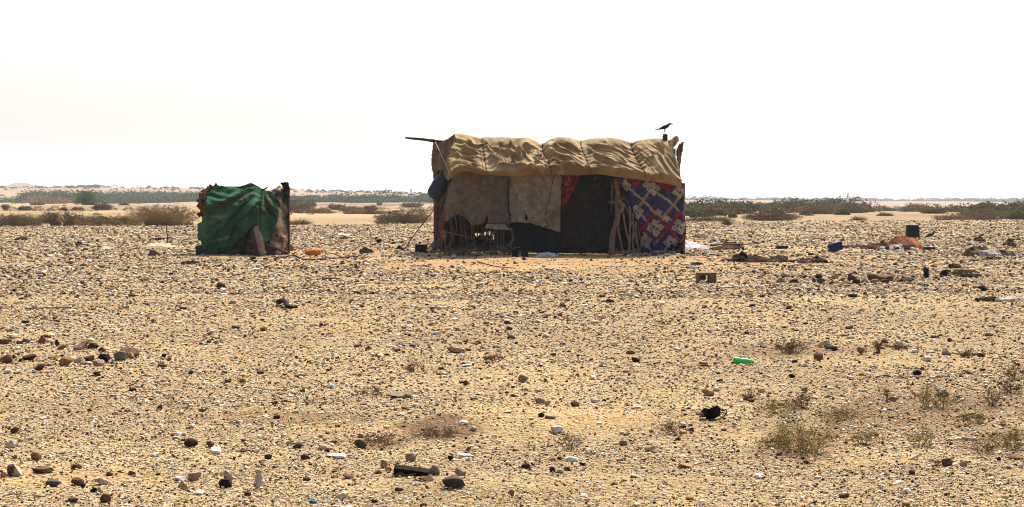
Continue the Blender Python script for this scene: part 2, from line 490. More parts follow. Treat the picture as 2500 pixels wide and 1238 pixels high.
def scatter(n, py0, py1, wlo, whi, power, sub, seed, densfun=None, flat=(0.45, 1.05), dark=0.0, wmax=0.13):
    r = np.random.default_rng(seed)
    py = r.uniform(py0, py1, n); d = depth_of(py)
    half = 0.43 * d + 2.4
    x = r.uniform(-1, 1, n) * half
    keep = r.uniform(0, 1, n) < np.clip(half / (0.43 * d + 2.4).max() * 0 + 1, 0, 1)
    dm, sm, lm = masks(x, d)
    keep &= r.uniform(0, 1, n) > np.clip(0.88 * dm + 0.6 * sm + 0.42 * lm, 0, 0.92)
    keep &= d < edge_depth(x / d * F + CX)
    clump = 0.6 * fbm(x / 1.7, d / 3.4, None, 71, 3) + 0.6 * fbm(x / d * 7, np.log(d) * 9, None, 72, 3)
    keep &= r.uniform(-0.9, 0.7, n) < clump * 0.8 + 0.35
    x, d = x[keep], d[keep]; n = len(x)
    u = r.uniform(0, 1, n)
    wpx = (wlo ** (-power) + u * (whi ** (-power) - wlo ** (-power))) ** (-1 / power)
    w = np.minimum(wpx / F * d, wmax * r.uniform(0.5, 1.2, n))
    h = w * r.uniform(flat[0], flat[1], n); dep = w * r.uniform(0.6, 1.2, n)
    ci = r.choice(len(STONE_COL), n, p=STONE_P)
    c = STONE_COL[ci] * r.uniform(0.8, 1.15, (n, 1)) * r.uniform(0.94, 1.06, (n, 3))
    V0, T0 = ico(sub); nv = len(V0)
    V = V0[None] * (1 + r.uniform(-0.28, 0.28, (n, nv, 1)))
    V[:, :, 2] = np.clip(V[:, :, 2], -0.6, r.uniform(0.45, 1.0, (n, 1)))
    V = V * np.stack([w, dep, h], -1)[:, None, :] * 0.5
    a = r.uniform(0, 2 * math.pi, n); t = r.normal(0, 0.22, n)
    x1, z1 = V[..., 0] * np.cos(t)[:, None] - V[..., 2] * np.sin(t)[:, None], V[..., 0] * np.sin(t)[:, None] + V[..., 2] * np.cos(t)[:, None]
    x2, y2 = x1 * np.cos(a)[:, None] - V[..., 1] * np.sin(a)[:, None], x1 * np.sin(a)[:, None] + V[..., 1] * np.cos(a)[:, None]
    z = relief(x, d)[:, None] + z1 + (h * 0.22)[:, None]
    V = np.stack([x2 + x[:, None], y2 + d[:, None], z], -1).reshape(-1, 3)
    T = (T0[None] + (np.arange(n) * nv)[:, None, None]).reshape(-1, 3)
    return V, [T], np.repeat(c, nv, 0)

GR = [scatter(520000, 532, 1330, 2.4, 9.5, 1.9, 1, 101),
      scatter(80000, 535, 720, 2.8, 12, 1.7, 1, 102, flat=(0.5, 1.1)),
      scatter(4800, 560, 1330, 9, 20, 2.8, 2, 103, flat=(0.35, 0.85), wmax=0.15),
      scatter(170, 640, 1330, 18, 30, 2.8, 2, 104, flat=(0.4, 0.8), wmax=0.15)]
gv, gf, gc = join(GR)
structure("gravel", gv, gf, M_GRAVEL, kind="stuff", col=gc, smooth=False)["label"] = "pale and dark gravel strewn over the whole stony plain"

def twiglets(n, seed):
    r = np.random.default_rng(seed); py = r.uniform(545, 1300, n); d = depth_of(py); x = r.uniform(-1, 1, n) * (0.43 * d + 2.4)
    k = (d < edge_depth(x / d * F + CX)) & (fbm(x / 1.9, d / 3.0, None, 88, 3) > r.uniform(-0.5, 0.5, n)); x, d = x[k], d[k]; n = len(x)
    L = r.uniform(4, 15, n) / F * d; a = r.normal(0, 0.7, n); t = r.uniform(0.35, 0.8, n) / F * d
    s = np.linspace(-0.5, 0.5, 4)[None]
    bend = r.normal(0, 0.16, (n, 1)) * L[:, None] * (1 - 4 * s ** 2); lift = r.uniform(0.1, 0.9, (n, 1)) * L[:, None] * 0.16 * (1 - 4 * s ** 2)
    X = x[:, None] + np.cos(a)[:, None] * s * L[:, None] - np.sin(a)[:, None] * bend; Y = d[:, None] + np.sin(a)[:, None] * s * L[:, None] + np.cos(a)[:, None] * bend
    Z = relief(X, Y) + lift + (t * 1.5)[:, None]
    th = np.arange(3) / 3 * 2 * math.pi
    V = np.stack([X[..., None] + np.cos(th) * t[:, None, None] * 0.4, Y[..., None] + np.cos(th) * t[:, None, None], Z[..., None] + np.sin(th) * t[:, None, None]], -1).reshape(n, 12, 3)
    i = np.arange(3)[:, None] * 3; j = np.arange(3)[None]; kk = (j + 1) % 3
    Q = np.stack([i + j, i + kk, i + 3 + kk, i + 3 + j], -1).reshape(-1, 4)
    Q = (Q[None] + (np.arange(n) * 12)[:, None, None]).reshape(-1, 4)
    c = np.array((0.10, 0.06, 0.032)) * r.uniform(0.5, 2.2, (n, 1))
    return V.reshape(-1, 3), [Q], np.repeat(c, 12, 0)
V, Fq, cc = twiglets(9000, 7)
structure("twig_litter", V, Fq, M_TWIG, kind="stuff", col=cc)["label"] = "short dry twigs littered through the gravel"
# ------------------------------------------------------------------ far background: hills, scrub belts, town
def hill_mesh(pts, d, thick, base_y=497, seed=0, rough=1.2):
    px = np.arange(pts[0][0], pts[-1][0] + 1, 5.0)
    py = np.interp(px, [p[0] for p in pts], [p[1] for p in pts]) + rough * fbm(px / 45, px * 0, None, seed, 4)
    rowsV = []
    for k, (dd, f) in enumerate([(-thick, 0.0), (-0.6 * thick, 0.35), (-0.3 * thick, 0.72), (0, 1.0), (0.5 * thick, 0.6), (thick, 0.0)]):
        yy = base_y + (py - base_y) * f + (rough * 0.8 * fbm(px / 20, px * 0 + k, None, seed + k, 3) if 0 < f < 1 else 0)
        z = EYE - (yy - HY) / F * d
        rowsV.append(np.stack([(px - CX) / F * d, np.full_like(px, d + dd), z], -1))
    V = np.stack(rowsV); nr_, nc_ = V.shape[:2]
    i = np.arange(nr_ * nc_).reshape(nr_, nc_)
    return V.reshape(-1, 3), np.stack([i[:-1, :-1], i[:-1, 1:], i[1:, 1:], i[1:, :-1]], -1).reshape(-1, 4)

V, Fq = hill_mesh([(-900, 440), (-300, 434), (0, 434), (60, 438), (95, 440), (120, 434), (180, 437), (250, 440), (340, 447), (420, 441), (480, 441), (560, 444), (700, 447), (800, 456), (900, 461), (1050, 470), (1150, 480)], 6500, 900, 500, 5, 1.5)
structure("mountains", V, Fq, M_HILL, col=np.array((0.20, 0.17, 0.15)))
V, Fq = hill_mesh([(10, 462), (24, 455), (34, 447), (45, 446), (64, 446), (72, 450), (82, 456), (92, 463)], 1150, 60, 470, 6, 0.4)
structure("hills", V, Fq, M_HILL, col=np.array((0.22, 0.17, 0.12)))
V, Fq = hill_mesh([(690, 470), (720, 459), (760, 463), (800, 466), (860, 465), (915, 467), (930, 463), (965, 466), (1050, 471), (1110, 480)], 2200, 160, 482, 9, 0.8)
structure("far_hills", V, Fq, M_HILL, col=np.array((0.24, 0.18, 0.13)))

def leaf_quads(C, size, r, aspect=0.5, up=0.3):
    """small leaf-sized faces at points C, random attitude"""
    n = len(C); s = size * r.uniform(0.6, 1.4, n)
    a = r.normal(size=(n, 3)); a[:, 2] *= 0.6; a /= np.linalg.norm(a, axis=1)[:, None]
    b = np.cross(a, r.normal(size=(n, 3))); b /= np.linalg.norm(b, axis=1)[:, None]
    a = a * s[:, None] / 2; b = b * s[:, None] * aspect / 2
    V = np.stack([C - a, C + b * 0.9, C + a, C - b], 1).reshape(-1, 3)
    return V, np.arange(n * 4).reshape(n, 4)

GREENS = np.array([(0.115, 0.125, 0.035), (0.09, 0.11, 0.035), (0.15, 0.14, 0.04), (0.075, 0.085, 0.035)])
BROWNS = np.array([(0.16, 0.105, 0.07), (0.13, 0.09, 0.065), (0.19, 0.13, 0.085), (0.11, 0.08, 0.06)])

def twigs(base, w, h, n, r, thick, spread=1.0, flat=0.35, segs=5):
    """thin curved branches rising from a few stems and fanning out to a low dome; three-sided tapered strips"""
    Vs, Qs = [], []; m = segs + 1
    ang = r.uniform(0, 2 * math.pi, n); rad = np.sqrt(r.uniform(0.02, 1, n))
    tip = np.stack([np.cos(ang) * rad * w / 2 * spread, np.sin(ang) * rad * w / 2 * spread * 0.8, h * (1 - flat * rad ** 2) * r.uniform(0.45, 1.0, n)], -1)
    st = np.stack([r.normal(0, w * 0.10, n) + tip[:, 0] * 0.28, r.normal(0, w * 0.06, n) + tip[:, 1] * 0.25, np.zeros(n)], -1)
    s = np.linspace(0, 1, m)[None, :, None]
    ctrl = st + (tip - st) * np.array((0.38, 0.38, 0.75)) + r.normal(0, 0.06, (n, 3)) * w * np.array((1, 1, 0.5))
    pth = (1 - s) ** 2 * st[:, None] + 2 * s * (1 - s) * ctrl[:, None] + s ** 2 * tip[:, None]
    pth = pth + r.normal(0, 0.012, pth.shape) * w * np.minimum(1, s * 2)
    rad_ = thick * lerp(1.0, 0.35, np.linspace(0, 1, m))[None, :] * r.uniform(0.6, 1.3, (n, 1))
    th = np.arange(3) / 3 * 2 * math.pi
    dx, dz = np.cos(th), np.sin(th)
    V = pth[:, :, None, :] + np.stack([dx[None, None] * rad_[..., None], dz[None, None] * rad_[..., None] * 0.7, dz[None, None] * rad_[..., None] * 0.7], -1)
    V = V.reshape(n, m * 3, 3) + np.asarray(base)
    i = np.arange(m - 1)[:, None] * 3; j = np.arange(3)[None]; k = (j + 1) % 3
    Q = np.stack([i + j, i + k, i + 3 + k, i + 3 + j], -1).reshape(-1, 4)
    Q = (Q[None] + (np.arange(n) * m * 3)[:, None, None]).reshape(-1, 4)
    return V.reshape(-1, 3), [Q], pth + np.asarray(base)

def sprigs(pth, n, r, length, thick):
    """short side twigs growing off the branches"""
    k = r.integers(0, len(pth), n); m = pth.shape[1]; j = r.integers(m // 2, m, n)
    b = pth[k, j]; dr = r.normal(size=(n, 3)); dr[:, 2] = np.abs(dr[:, 2]) * 0.8; dr /= np.linalg.norm(dr, axis=1)[:, None]
    e = b + dr * (length * r.uniform(0.4, 1.2, n))[:, None]
    side = np.cross(dr, np.array((0, 1.0, 0.2))); side /= np.linalg.norm(side, axis=1)[:, None] + 1e-9
    V = np.stack([b - side * thick, b + side * thick, e], 1)
    sd2 = np.cross(dr, side)
    V2 = np.stack([b - sd2 * thick, b + sd2 * thick, e], 1)
    V = np.concatenate([V, V2]).reshape(-1, 3)
    return V, [np.arange(len(V)).reshape(-1, 3)], e

def bush(name, label, cat, px, py, wpx, hpx, d, seed, kind="dry", n=260, nl=900, group=None, leaf=None, thick=None, z0=None, flat=0.35):
    r = np.random.default_rng(seed)
    x = (px - CX) / F * d
    z = float(relief(x, d)) if z0 is None else z0
    if py is not None: z = min(z, EYE - (py - HY) / F * d) if z0 is None else z0
    w, h = wpx / F * d, hpx / F * d
    base = np.array((x, d, z - 0.03))
    t = thing(name, label, cat, base, group)
    thick = thick or 0.008 * math.sqrt(max(w, 0.4))
    V, Q, pth = twigs(base, w, h, n, r, thick, flat=flat)
    parts = [(V, Q, None)]
    S, T, e = sprigs(pth, n * 5, r, min(0.16 * w, 0.30), thick * 0.5)
    V, Fc, _ = join([(V, Q), (S, T)])
    bc = BROWNS[r.integers(0, 4)] * np.array((0.98, 0.97, 0.78)) * (2.1 if kind == "dry" else 1.6)
    part("branches", V, Fc, M_TWIG, t, col=bc)
    if nl:
        k = r.integers(0, len(e), nl)
        C = e[k] + r.normal(0, 0.03 * w, (nl, 3)) * np.array((1, 1, 0.6))
        C[:, 2] = np.maximum(C[:, 2], z)
        V, Q = leaf_quads(C, leaf or max(0.05, 0.045 * w), r)
        pal = GREENS * np.array((1.5, 1.45, 1.0)) if kind != "dry" else BROWNS * np.array((2.0, 1.8, 1.5))
        cl = pal[r.integers(0, len(pal), nl)] * (0.85 + 0.4 * vnoise(C[:, 0] / w * 5, C[:, 2] / w * 5, None, seed))[:, None]
        part("foliage", V, Q, M_LEAF, t, col=np.repeat(cl, 4, 0), smooth=False)
    return t

def belt(name, label, spans, seed, leafn, leaf, pal, hscale=1.0):
    """low scrub reading as one mass: many mounds of twig and leaf faces. spans: (px0, px1, d0, d1, height, mounds)"""
    r = np.random.default_rng(seed); Vs, Cs = [], []
    for (p0, p1, d0, d1, hh, nm) in spans:
        px = r.uniform(p0, p1, nm); d = r.uniform(d0, d1, nm); x = (px - CX) / F * d; z = relief(x, d)
        H_ = hh * r.uniform(0.4, 1.02, nm) * np.clip(0.85 + 0.5 * vnoise(x / 22, d / 30, None, seed), 0.4, 1.25); W_ = H_ * r.uniform(1.6, 3.4, nm)
        tone = pal[r.integers(0, len(pal), nm)] * r.uniform(0.75, 1.2, (nm, 1))
        for i in range(nm):
            q = r.normal(size=(leafn, 3)); q /= np.linalg.norm(q, axis=1)[:, None]; q *= r.uniform(0.55, 1.0, (leafn, 1)) ** 0.5
            q[:, 2] = np.abs(q[:, 2])
            q = q * (1 + 0.25 * vnoise(q[:, 0] * 3 + i, q[:, 1] * 3, q[:, 2] * 3, seed))[:, None]
            Vs.append(np.array((x[i], d[i], z[i])) + q * np.array((W_[i] / 2, W_[i] / 2, H_[i])))
            Cs.append(tone[i] * (0.8 + 0.35 * r.uniform(size=(leafn, 1))))
    C = np.concatenate(Vs); c = np.concatenate(Cs)
    V, Q = leaf_quads(C, leaf, r, 0.6)
    structure(name, V, Q, M_LEAF, kind="stuff", col=np.repeat(c, 4, 0), smooth=False)["label"] = label

OLIVE = np.array([(0.125, 0.135, 0.045), (0.10, 0.115, 0.04), (0.14, 0.14, 0.05), (0.12, 0.105, 0.055)])
MIX = np.array([(0.13, 0.09, 0.07), (0.13, 0.10, 0.075), (0.11, 0.13, 0.045), (0.13, 0.155, 0.045), (0.10, 0.075, 0.06), (0.15, 0.12, 0.08)])
belt("scrub_belt", "long belt of grey green scrub below the far dunes", [(60, 500, 430, 520, 4.2, 520), (-500, 60, 480, 530, 2.2, 120), (280, 500, 470, 540, 3.8, 140), (690, 1110, 420, 540, 3.2, 500), (680, 760, 200, 330, 1.8, 24)], 501, 170, 0.60, OLIVE * np.array((0.66, 0.80, 0.58)))
belt("brown_scrub", "brown and green thorn scrub filling the flat beyond the patterned wall", [(1640, 1830, 108, 170, 0.9, 50), (1890, 2100, 122, 170, 0.9, 34), (2370, 2620, 106, 150, 1.0, 44), (1110, 1640, 230, 480, 1.8, 200), (1640, 1830, 128, 300, 1.35, 110), (1800, 1930, 170, 340, 1.3, 50), (1890, 2110, 150, 330, 1.6, 130), (2080, 2180, 240, 360, 1.0, 24), (1640, 2600, 300, 470, 1.75, 380), (2390, 2700, 135, 300, 1.55, 130), (2320, 2420, 170, 300, 1.1, 34), (2600, 3300, 150, 480, 1.9, 160), (2230, 2340, 160, 290, 1.2, 36)], 502, 190, 0.28, MIX * np.array((0.86, 0.83, 0.47)))
belt("edge_scrub", "low brown and olive scrub along the gravel edge at the left", [(-300, 330, 76, 100, 0.62, 80), (300, 480, 76, 86, 0.5, 26), (690, 800, 118, 170, 0.6, 26), (-300, 480, 105, 190, 0.5, 46), (840, 1060, 125, 200, 0.6, 30)], 505, 150, 0.09, MIX * np.array((1.25, 1.15, 0.7)))
belt("ridge_scrub", "dark scrub dotted along the crest of the far dunes", [(-300, 500, 700, 770, 1.5, 120), (690, 1250, 690, 770, 1.8, 90), (-300, 500, 590, 690, 1.2, 45), (690, 1050, 560, 690, 1.4, 60), (140, 245, 735, 760, 2.1, 26), (0, 140, 750, 790, 1.2, 40)], 503, 60, 0.5, BROWNS * 0.55)
belt("treeline", "hazy blue grey line of trees along the horizon", [(1640, 2620, 1250, 1700, 4.2, 700), (1640, 2100, 1300, 1450, 5.0, 120), (2230, 2620, 1250, 1400, 6.0, 90), (950, 1640, 1400, 1700, 3.4, 160)], 504, 60, 1.5, OLIVE * 0.45)

# town: low pale buildings and two masts in the haze
M_PALE = mat_plain("limewash", (205, 200, 190), 0.9, 0.1, (185, 175, 160), 0.5, 0.01)
M_GLASSD = mat_plain("window_dark", (60, 60, 62), 0.4, 0.4, None, 1.0)
def house(px, d, w, h, dep, label, wins):
    x = (px - CX) / F * d; z = float(relief(x, d)); b = np.array((x, d, z))
    t = thing("low_house", label, "house", b, "pale houses on the horizon")
    part("wall", *box(x, d, z + h / 2, w, dep, h), M_PALE, t, smooth=False)
    part("roof", *box(x, d, z + h + 0.15, w + 0.5, dep + 0.5, 0.28), M_PALE, t, smooth=False)
    for k in range(wins):
        part("window", *box(x - w / 2 + (k + 0.5) * w / wins, d - dep / 2 - 0.03, z + h * 0.55, 0.9, 0.1, 1.1), M_GLASSD, t, smooth=False)
for a in [(1868, 1480, 11, 2.6, 7, "squat pale house below the notch in the far treeline", 4), (1990, 1500, 8, 3.4, 7, "tall pale house between the dark trees left of the mast", 3),
          (2085, 1470, 16, 2.4, 8, "long pale house just right of the thin mast", 6), (2260, 1480, 20, 2.2, 8, "long low shed whitest on the right horizon", 7), (2400, 1500, 9, 2.6, 7, "small pale house among trees at far right horizon", 3),
          (985, 1300, 12, 2.4, 7, "pale house beneath the thin mast left of the hut", 5), (1030, 1330, 9, 2.6, 7, "pale house nearest the hanging sack on the left horizon", 3)]:
    house(*a)
M_STEEL = mat_plain("galvanised_steel", (150, 150, 150), 0.5, 0.4, None, 1.0)
def mast(px, d, top_y, label):
    x = (px - CX) / F * d; z = float(relief(x, d)); top = EYE - (top_y - HY) / F * d
    t = thing("radio_mast", label, "mast", (x, d, z))
    ps = []
    for a in range(3):
        o = np.array((math.cos(a * 2.1), math.sin(a * 2.1), 0)) * 0.6
        ps.append(tube([np.array((x, d, z)) + o, np.array((x, d, top)) + o * 0.5], 0.22, 5))
    for k in range(14):
        zz = lerp(z, top, (k + 0.5) / 14)
        ps.append(tube([(x - 0.5, d, zz), (x + 0.5, d + 0.1, zz + 0.7)], 0.08, 4))
    part("lattice", *join(ps)[:2], M_STEEL, t)
    part("antenna", *join([tube([(x + s, d, top - 4), (x + s, d, top - 1)], 0.3, 6) for s in (-0.8, 0.8)])[:2], M_STEEL, t)
mast(1004, 1250, 458, "thin lattice mast left of the hanging sack")
mast(2070, 1250, 470, "thin lattice mast on the horizon right of the hut")

# ------------------------------------------------------------------ bushes standing one by one beyond the gravel
near = "thorn bushes along the edge of the gravel"
bush("thorn_bush", "big bare brown thorn bush left of the green shelter", "bush", 400, 553, 178, 56, 74, 1, "dry", 560, 260, near, 0.05)
bush("thorn_bush", "half green low bush spreading between brown thorn bushes", "bush", 262, 553, 190, 28, 74.5, 2, "green", 260, 900, near, 0.06)
bush("thorn_bush", "brown thicket cut off by the left edge of the view", "bush", 40, 553, 190, 34, 73.5, 3, "dry", 420, 420, near, 0.05)
bush("thorn_bush", "thin yellowish bush with crooked bare stems", "bush", 150, 553, 110, 46, 74, 4, "green", 110, 420, near, 0.06, 0.022)
bush("thorn_bush", "flat topped brown thorn bush nearest the left end of the hut", "bush", 985, 547, 150, 40, 82, 5, "dry", 560, 260, near, 0.05)
bush("creeping_shrub", "small bright green shrub under the leaning thorn bush", "bush", 938, 547, 60, 14, 80, 6, "green", 120, 700, near, 0.05)
bush("creeping_shrub", "low green shrub beside the black rimmed end of the green shelter", "bush", 732, 547, 66, 16, 79, 7, "green", 140, 900, near, 0.05)
bush("thorn_bush", "wide green brown bush just right of the patterned wall", "bush", 1730, 541, 130, 20, 92, 8, "green", 380, 1800, near, 0.08)
bush("thorn_bush", "long low bush olive at one end and purplish brown at the other", "bush", 1885, 542, 150, 24, 90, 9, "dry", 520, 1500, near, 0.08)
bush("creeping_shrub", "little green shrub on bare sand beyond the dark barrel", "bush", 2095, 540, 46, 10, 91, 10, "green", 90, 500, near, 0.06)
mid = "bushes scattered over the sand beyond the gravel"
for k, a in enumerate([
    (120, 497, 130, 24, 330, "dry", "wide brown mound of scrub on the left sand rise"), (60, 515, 34, 13, 150, "dry", "rounded dark bush alone on the left sand slope"),
    (155, 513, 17, 9, 160, "dry", "smallest dark bush on the slope below the round green tree"), (189, 516, 29, 10, 155, "dry", "flat dark bush below the round green tree"),
    (214, 529, 62, 12, 125, "dry", "long flat brown bush on the lower sand slope"), (250, 514, 52, 20, 160, "dry", "branching bush leaning over pale sand right of the green tree"),
    (303, 503, 22, 9, 210, "dry", "little bush on the crest of the pale sand"), (90, 506, 34, 11, 230, "dry", "ragged bush at the start of the green scrub belt"),
    (730, 516, 74, 22, 150, "dry", "pale brown bush right behind the green shelter"), (822, 511, 44, 13, 190, "dry", "dark dome bush on sand midway between shelter and hut"),
    (858, 520, 74, 14, 160, "dry", "dark bush joining two domes between shelter and hut"), (904, 514, 38, 14, 170, "dry", "domed bush above the leaning thorn bush"),
    (760, 524, 130, 12, 130, "dry", "long low brown bush behind the green shelter"), (890, 525, 110, 9, 128, "dry", "thin brown strip of bush on middle sand"), (1005, 507, 60, 12, 210, "dry", "small bush with dark trunk left of the hanging sack"),
    (926, 500, 12, 7, 320, "dry", "tiny dark bush on the far pale sand"), (1730, 526, 140, 20, 125, "green", "green and grey bush behind the bush by the patterned wall"),
    (1800, 512, 100, 20, 170, "green", "bright olive bush among brown scrub right of the hut"), (1890, 520, 80, 14, 140, "dry", "brown bush on sand behind the long low bush"),
    (2000, 524, 130, 26, 128, "dry", "large purplish brown bush mass left of the little crooked tree"), (2080, 522, 110, 22, 140, "dry", "purplish brown bush mass right of the little crooked tree"),
    (2280, 524, 76, 18, 130, "dry", "grey brown bush beyond the dark barrel"), (2330, 536, 110, 16, 105, "dry", "low purplish bush in front of the green mass at right"), (2400, 536, 150, 34, 108, "green", "large green bush mass at the right above the gravel"),
    (2480, 533, 90, 24, 112, "green", "green bush cut off by the right edge of the view"), (2160, 530, 40, 6, 118, "dry", "dark low tuft on sand left of the barrel")]):
    px, py, wp, hp, d, kd, lab = a
    bush("sand_bush", lab, "bush", px, py, wp, hp, d, 30 + k, kd, 200, 1100 if kd == "green" else 600, mid, 0.0011 * d, 0.0003 * d)
# round green tree and the two tiny acacias
def tree(px, py, wpx, hpx, d, label, seed, nl, leaf, pal, name="round_tree", low=0.1):
    r = np.random.default_rng(seed); x = (px - CX) / F * d; z = min(float(relief(x, d)), EYE - (py - HY) / F * d); w, h = wpx / F * d, hpx / F * d
    b = np.array((x, d, z)); t = thing(name, label, "tree", b)
    ps = [stick([b, b + np.array((0.04 * w, 0, 0.25 * h)), b + np.array((0.02 * w, 0, 0.55 * h))], 0.035 * w, 0.018 * w, 8, 0.05)]
    for k in range(7):
        a = k * 0.9 + r.uniform(0, 0.5); q = b + np.array((math.cos(a) * w * 0.36, math.sin(a) * w * 0.36, h * r.uniform(0.55, 0.9)))
        ps.append(stick([b + np.array((0.02 * w, 0, h * r.uniform(0.05, 0.35))), lerp(b, q, 0.6) + np.array((0, 0, 0.1 * h)), q], 0.018 * w, 0.006 * w, 8, 0.05))
    part("trunk", *join(ps)[:2], M_WOOD, t, col=np.array((0.12, 0.085, 0.06)))
    cl = [(np.array((r.normal(0, 0.23) * w, r.normal(0, 0.23) * w, h * (low + (1 - low) * r.uniform(0.15, 0.88)))), r.uniform(0.12, 0.23)) for _ in range(34)]
    C, cc = [], []
    for c, s in cl:
        q = r.normal(size=(nl // 34, 3)) * s * w * np.array((0.55, 0.55, 0.5)); C.append(b + c + q)
        cc.append(pal[r.integers(0, len(pal), len(q))] * r.uniform(0.7, 1.3))
    C = np.concatenate(C); cc = np.concatenate(cc); C[:, 2] = np.maximum(C[:, 2], z + 0.1)
    V, Q = leaf_quads(C, leaf, r, 0.5)
    part("crown", V, Q, M_LEAF, t, col=np.repeat(cc, 4, 0), smooth=False)
tree(214, 503, 48, 40, 230, "rounded bright green tree standing out of the scrub belt", 3, 9000, 0.22, np.array([(0.12, 0.17, 0.03), (0.15, 0.21, 0.04), (0.08, 0.12, 0.03)]))
bush("small_acacia", "tiny crooked acacia with dark trunk alone on sand right of hut", "tree", 1975, 533, 26, 14, 120, 77, "dry", 50, 260, None, 0.08, 0.03)
bush("small_acacia", "tiny flat topped acacia on bare sand at far left", "tree", 14, 503, 30, 11, 180, 78, "dry", 60, 260, None, 0.14, 0.03)

# ------------------------------------------------------------------ air: pale even haze out to the mountains
hv, hf = box(0, 4200, 52, 9000, 8700, 126)
hm = bpy.data.materials.new("haze_air"); hm.use_nodes = True
hn = hm.node_tree; hn.nodes.remove(hn.nodes["Principled BSDF"])
pv = hn.nodes.new("ShaderNodeVolumePrincipled")
pv.inputs["Color"].default_value = (0.76, 0.87, 0.97, 1); pv.inputs["Density"].default_value = 0.00021; pv.inputs["Anisotropy"].default_value = 0.2
hn.links.new(pv.outputs[0], hn.nodes["Material Output"].inputs["Volume"])
hz = bpy.data.objects.new("haze", mesh_data("haze", hv, hf, smooth=False)); COL.objects.link(hz)
hz.data.materials.append(hm); hz["kind"] = "stuff"; hz["label"] = "pale heat haze over the desert"
# ------------------------------------------------------------------ the long hut
DW = 33.9                                     # distance of its front wall
hut = thing("cloth_hut", "long hut of patched cloths under a wrinkled tan tarpaulin roof", "hut", P(1370, 623, DW + 0.6))
HX = lambda a, k=3.345, ox=1320, oy=280: [(ox + x / k, oy + y / k) for x, y in a]     # spots measured on an enlarged detail

def drape(P0, pin, su, sv, iters, keep, seed, gravity=0.0, seedamp=0.012):
    """let a slack cloth settle: stretch, shear and bend limits solved over and over"""
    Q = P0.copy(); r = np.random.default_rng(seed)
    nv_, nu_ = Q.shape[:2]
    gu, gv_ = np.meshgrid(np.arange(nu_), np.arange(nv_))
    nrm = np.cross(np.gradient(P0, axis=1), np.gradient(P0, axis=0)); nrm /= np.linalg.norm(nrm, axis=2)[..., None] + 1e-9
    Q += nrm * (seedamp * (fbm(gu / 9.0, gv_ / 7.0, None, seed, 3) + 0.6 * fbm(gu / 26.0, gv_ / 20.0, None, seed + 3, 2)))[..., None] * (~pin)[..., None]
    sets = []
    def add(dv, du, slack, k):
        L = None
        a = P0[max(0, -dv):nv_ - max(0, dv), max(0, -du):nu_ - max(0, du)]
        b = P0[max(0, dv):nv_ - max(0, -dv), max(0, du):nu_ - max(0, -du)]
        sets.append((dv, du, np.linalg.norm(b - a, axis=2) * slack, k))
    sh = (su + sv) / 2
    add(0, 1, su, 1.0); add(1, 0, sv, 1.0); add(1, 1, sh, 0.35); add(1, -1, sh, 0.35)
    add(0, 3, su, 0.14); add(3, 0, sv, 0.14); add(0, 6, su * 0.97, 0.03)
    w = (~pin).astype(float)
    for it in range(iters):
        D = np.zeros_like(Q); C = np.zeros(Q.shape[:2])
        for dv, du, L, k in sets:
            sa = (slice(max(0, -dv), nv_ - max(0, dv)), slice(max(0, -du), nu_ - max(0, du)))
            sb = (slice(max(0, dv), nv_ - max(0, -dv)), slice(max(0, du), nu_ - max(0, -du)))
            e = Q[sb] - Q[sa]; l = np.linalg.norm(e, axis=2) + 1e-9
            g = e * (k * 0.5 * (l - L) / l)[..., None]
            D[sa] += g; D[sb] -= g; C[sa] += k; C[sb] += k
        Q += D / np.maximum(C, 1)[..., None] * 1.7 * w[..., None]
        Q += (P0 - Q) * keep * w[..., None]
        Q[..., 2] -= gravity * w
    return Q

def rowpts(lst, us):
    """sample a row (px, py, d) so its columns follow px"""
    a = np.array(lst, float)
    return a

# roof: rows run from behind the ridge over to the hem in front
RIDGE = [(1110, 325), (1128, 327), (1145, 329), (1165, 335), (1177, 337), (1186, 333), (1205, 335), (1230, 334), (1260, 336), (1287, 335), (1305, 342), (1320, 350), (1328, 350), (1340, 340), (1362, 334), (1385, 335), (1405, 340), (1419, 344), (1435, 339), (1460, 336), (1485, 335), (1510, 338), (1530, 345), (1543, 349), (1555, 343), (1575, 340), (1600, 337), (1622, 338), (1640, 342)]
MIDR = [(1094, 385), (1182, 380), (1250, 372), (1334, 384), (1385, 372), (1430, 384), (1490, 374), (1559, 394), (1600, 380), (1655, 398)]
CREASE = [(1101, 428), (1108, 414), (1116, 403), (1130, 403), (1146, 406), (1168, 414), (1193, 420), (1229, 417), (1271, 414), (1300, 412), (1345, 410), (1362, 399), (1395, 402), (1441, 411), (1487, 408), (1530, 414), (1577, 424), (1620, 428), (1663, 438)]
HEM = [(1100, 436), (1106, 432), (1122, 420), (1139, 415), (1175, 428), (1208, 431), (1259, 429), (1298, 427), (1350, 428), (1410, 426), (1463, 427), (1500, 432), (1544, 438), (1580, 444), (1620, 445), (1666, 454)]
BACK = [(1108, 360), (1300, 370), (1420, 372), (1640, 368)]
ropes = [(1177, 1182, 1188, 1190), (1325, 1334, 1345, 1347), (1419, 1430, 1441, 1443), (1543, 1559, 1576, 1578)]
NU = 300
rid0, rid1 = 1110, 1640
br = np.array([1110] + [r_[0] for r_ in ropes] + [1640], float)
uu = np.linspace(1110, 1640, NU)
def rowcurve(lst, k, d):
    ends = (lst[0][0], lst[-1][0])
    tgt = np.array([ends[0]] + [r_[k] for r_ in ropes] + [ends[1]], float)
    px = np.interp(uu, br, tgt)
    a = np.array(lst, float)
    py = np.interp(px, a[:, 0], a[:, 1])
    py = np.convolve(np.pad(py, 3, mode='edge'), np.array([1, 2, 3, 4, 3, 2, 1]) / 16.0, mode='valid')
    return np.stack([(px - CX) / F * d, np.full(NU, d) if np.isscalar(d) else d, EYE - (py - HY) / F * d], -1)
